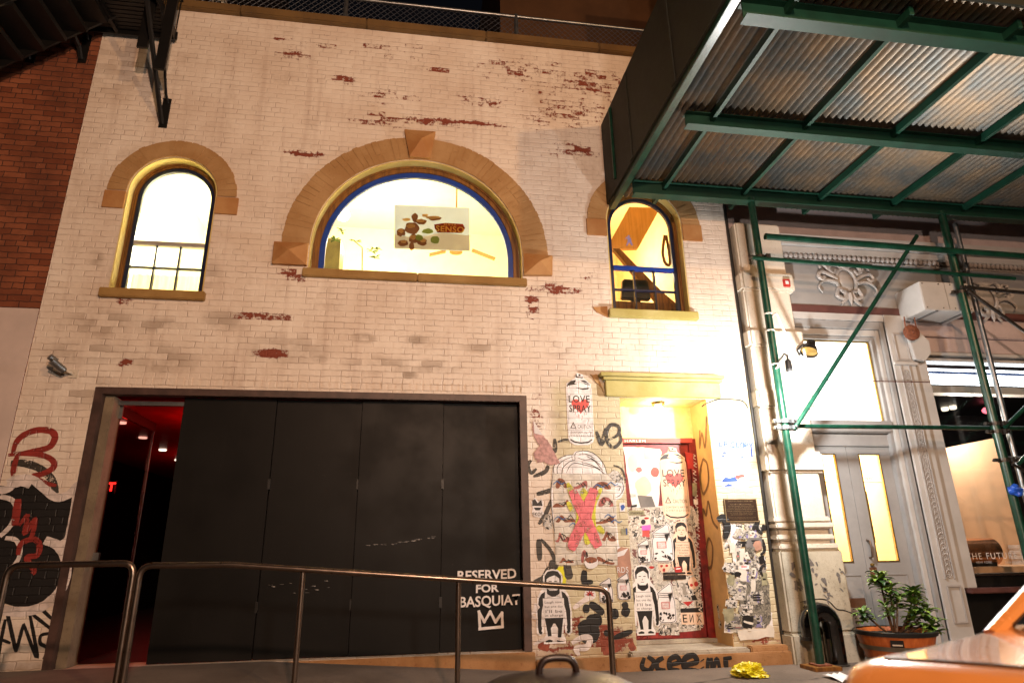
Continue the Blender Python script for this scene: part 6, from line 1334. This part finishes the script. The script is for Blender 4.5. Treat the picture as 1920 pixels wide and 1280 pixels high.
obj('motor', lathe(B(), (f.x, 2.2, f.z-.03), [(.05, 0), (.1, .02), (.1, .1), (.04, .13)], 18), M['brownwood'], FAN); obj('rod', cyl(B(), (f.x, 2.2, f.z+.1), (f.x, 2.2, 6.89), .012, 8), M['brownwood'], FAN)
# right window: sloping beams, monitor, hanging strap, small figure on the glass
def beam(name, pts, y0, y1, m, label): solo(name, prism(B(), [tuple(at(u, v, y0)[i] for i in (0, 2)) for u, v in pts], y0, y1), m, label, 'beam')
M['boardtan'] = mat_wood('tan_plywood_board', '#b58a4c', '#c99c5c')
beam('sloping_board', [(1180,388),(1238,390),(1196,466),(1142,466),(1146,450)], 1.4, 1.46, M['boardtan'], 'wide tan sloping board behind the right arched window')
beam('sloping_rail', [(1150,466),(1162,466),(1240,545),(1274,574),(1240,576)], .75, .82, M['brownwood'], 'dark sloping rail crossing the lower panes of the right window')
m0 = at(1163, 522, .6); m1 = at(1221, 562, .6)
MN = thing('monitor', 'dark television seen from behind through the right arched window', 'monitor', ((m0.x+m1.x)/2, .6, m1.z))
obj('shell', prism(B(), [(m0.x+.04, m0.z), (m1.x-.02, m0.z), (m1.x, m1.z), (m0.x, m1.z)], .6, .68), pbr('dark_plastic_shell', col('#23211f'), .4), MN, bevel=.015); obj('stand', bx((m0.x+m1.x)/2-.06, (m0.x+m1.x)/2+.06, .62, .67, 3.6, m1.z), M['blackpaint'], MN); obj('badge', bx((m0.x+m1.x)/2-.012, (m0.x+m1.x)/2+.012, .597, .5995, (m0.z+m1.z)/2, (m0.z+m1.z)/2+.03), M['steel'], MN)
solo('desk', bx(1.9, 3.8, .5, 1.2, 3.5, at(1180, 563, .6).z-.06), M['brownwood'], 'brown desk under the monitor behind the right window', 'desk')
p = at(1179, 450, .172); bm = B(); 
for L in ([(1176,445),(1183,446),(1184,453),(1187,460),(1184,460),(1180,454),(1176,461),(1174,460),(1177,452)], E_(1179, 443, 2, 2.4, 8), [(1174,447),(1171,450),(1175,443),(1178,446)]): prism(bm, [xz(u, v, .162) for u, v in L], .1620+.0004*len(bm.faces)*.05, .1655)
solo('window_sticker', bm, M['purple'], 'small violet dancing figure sticker on the right arched window', 'sticker')
p = at(1250, 480, .5); solo('hanging_strap', tube(B(), smooth([(p.x, .5, p.z+.3), (p.x-.05, .5, p.z+.05), (p.x-.03, .5, p.z-.1), (p.x+.03, .5, p.z-.12), (p.x+.04, .5, p.z+.05), (p.x+.02, .5, p.z+.3)], 5), .02, 8), M['brownwood'], 'brown leather strap loop hanging inside the right window', 'strap')
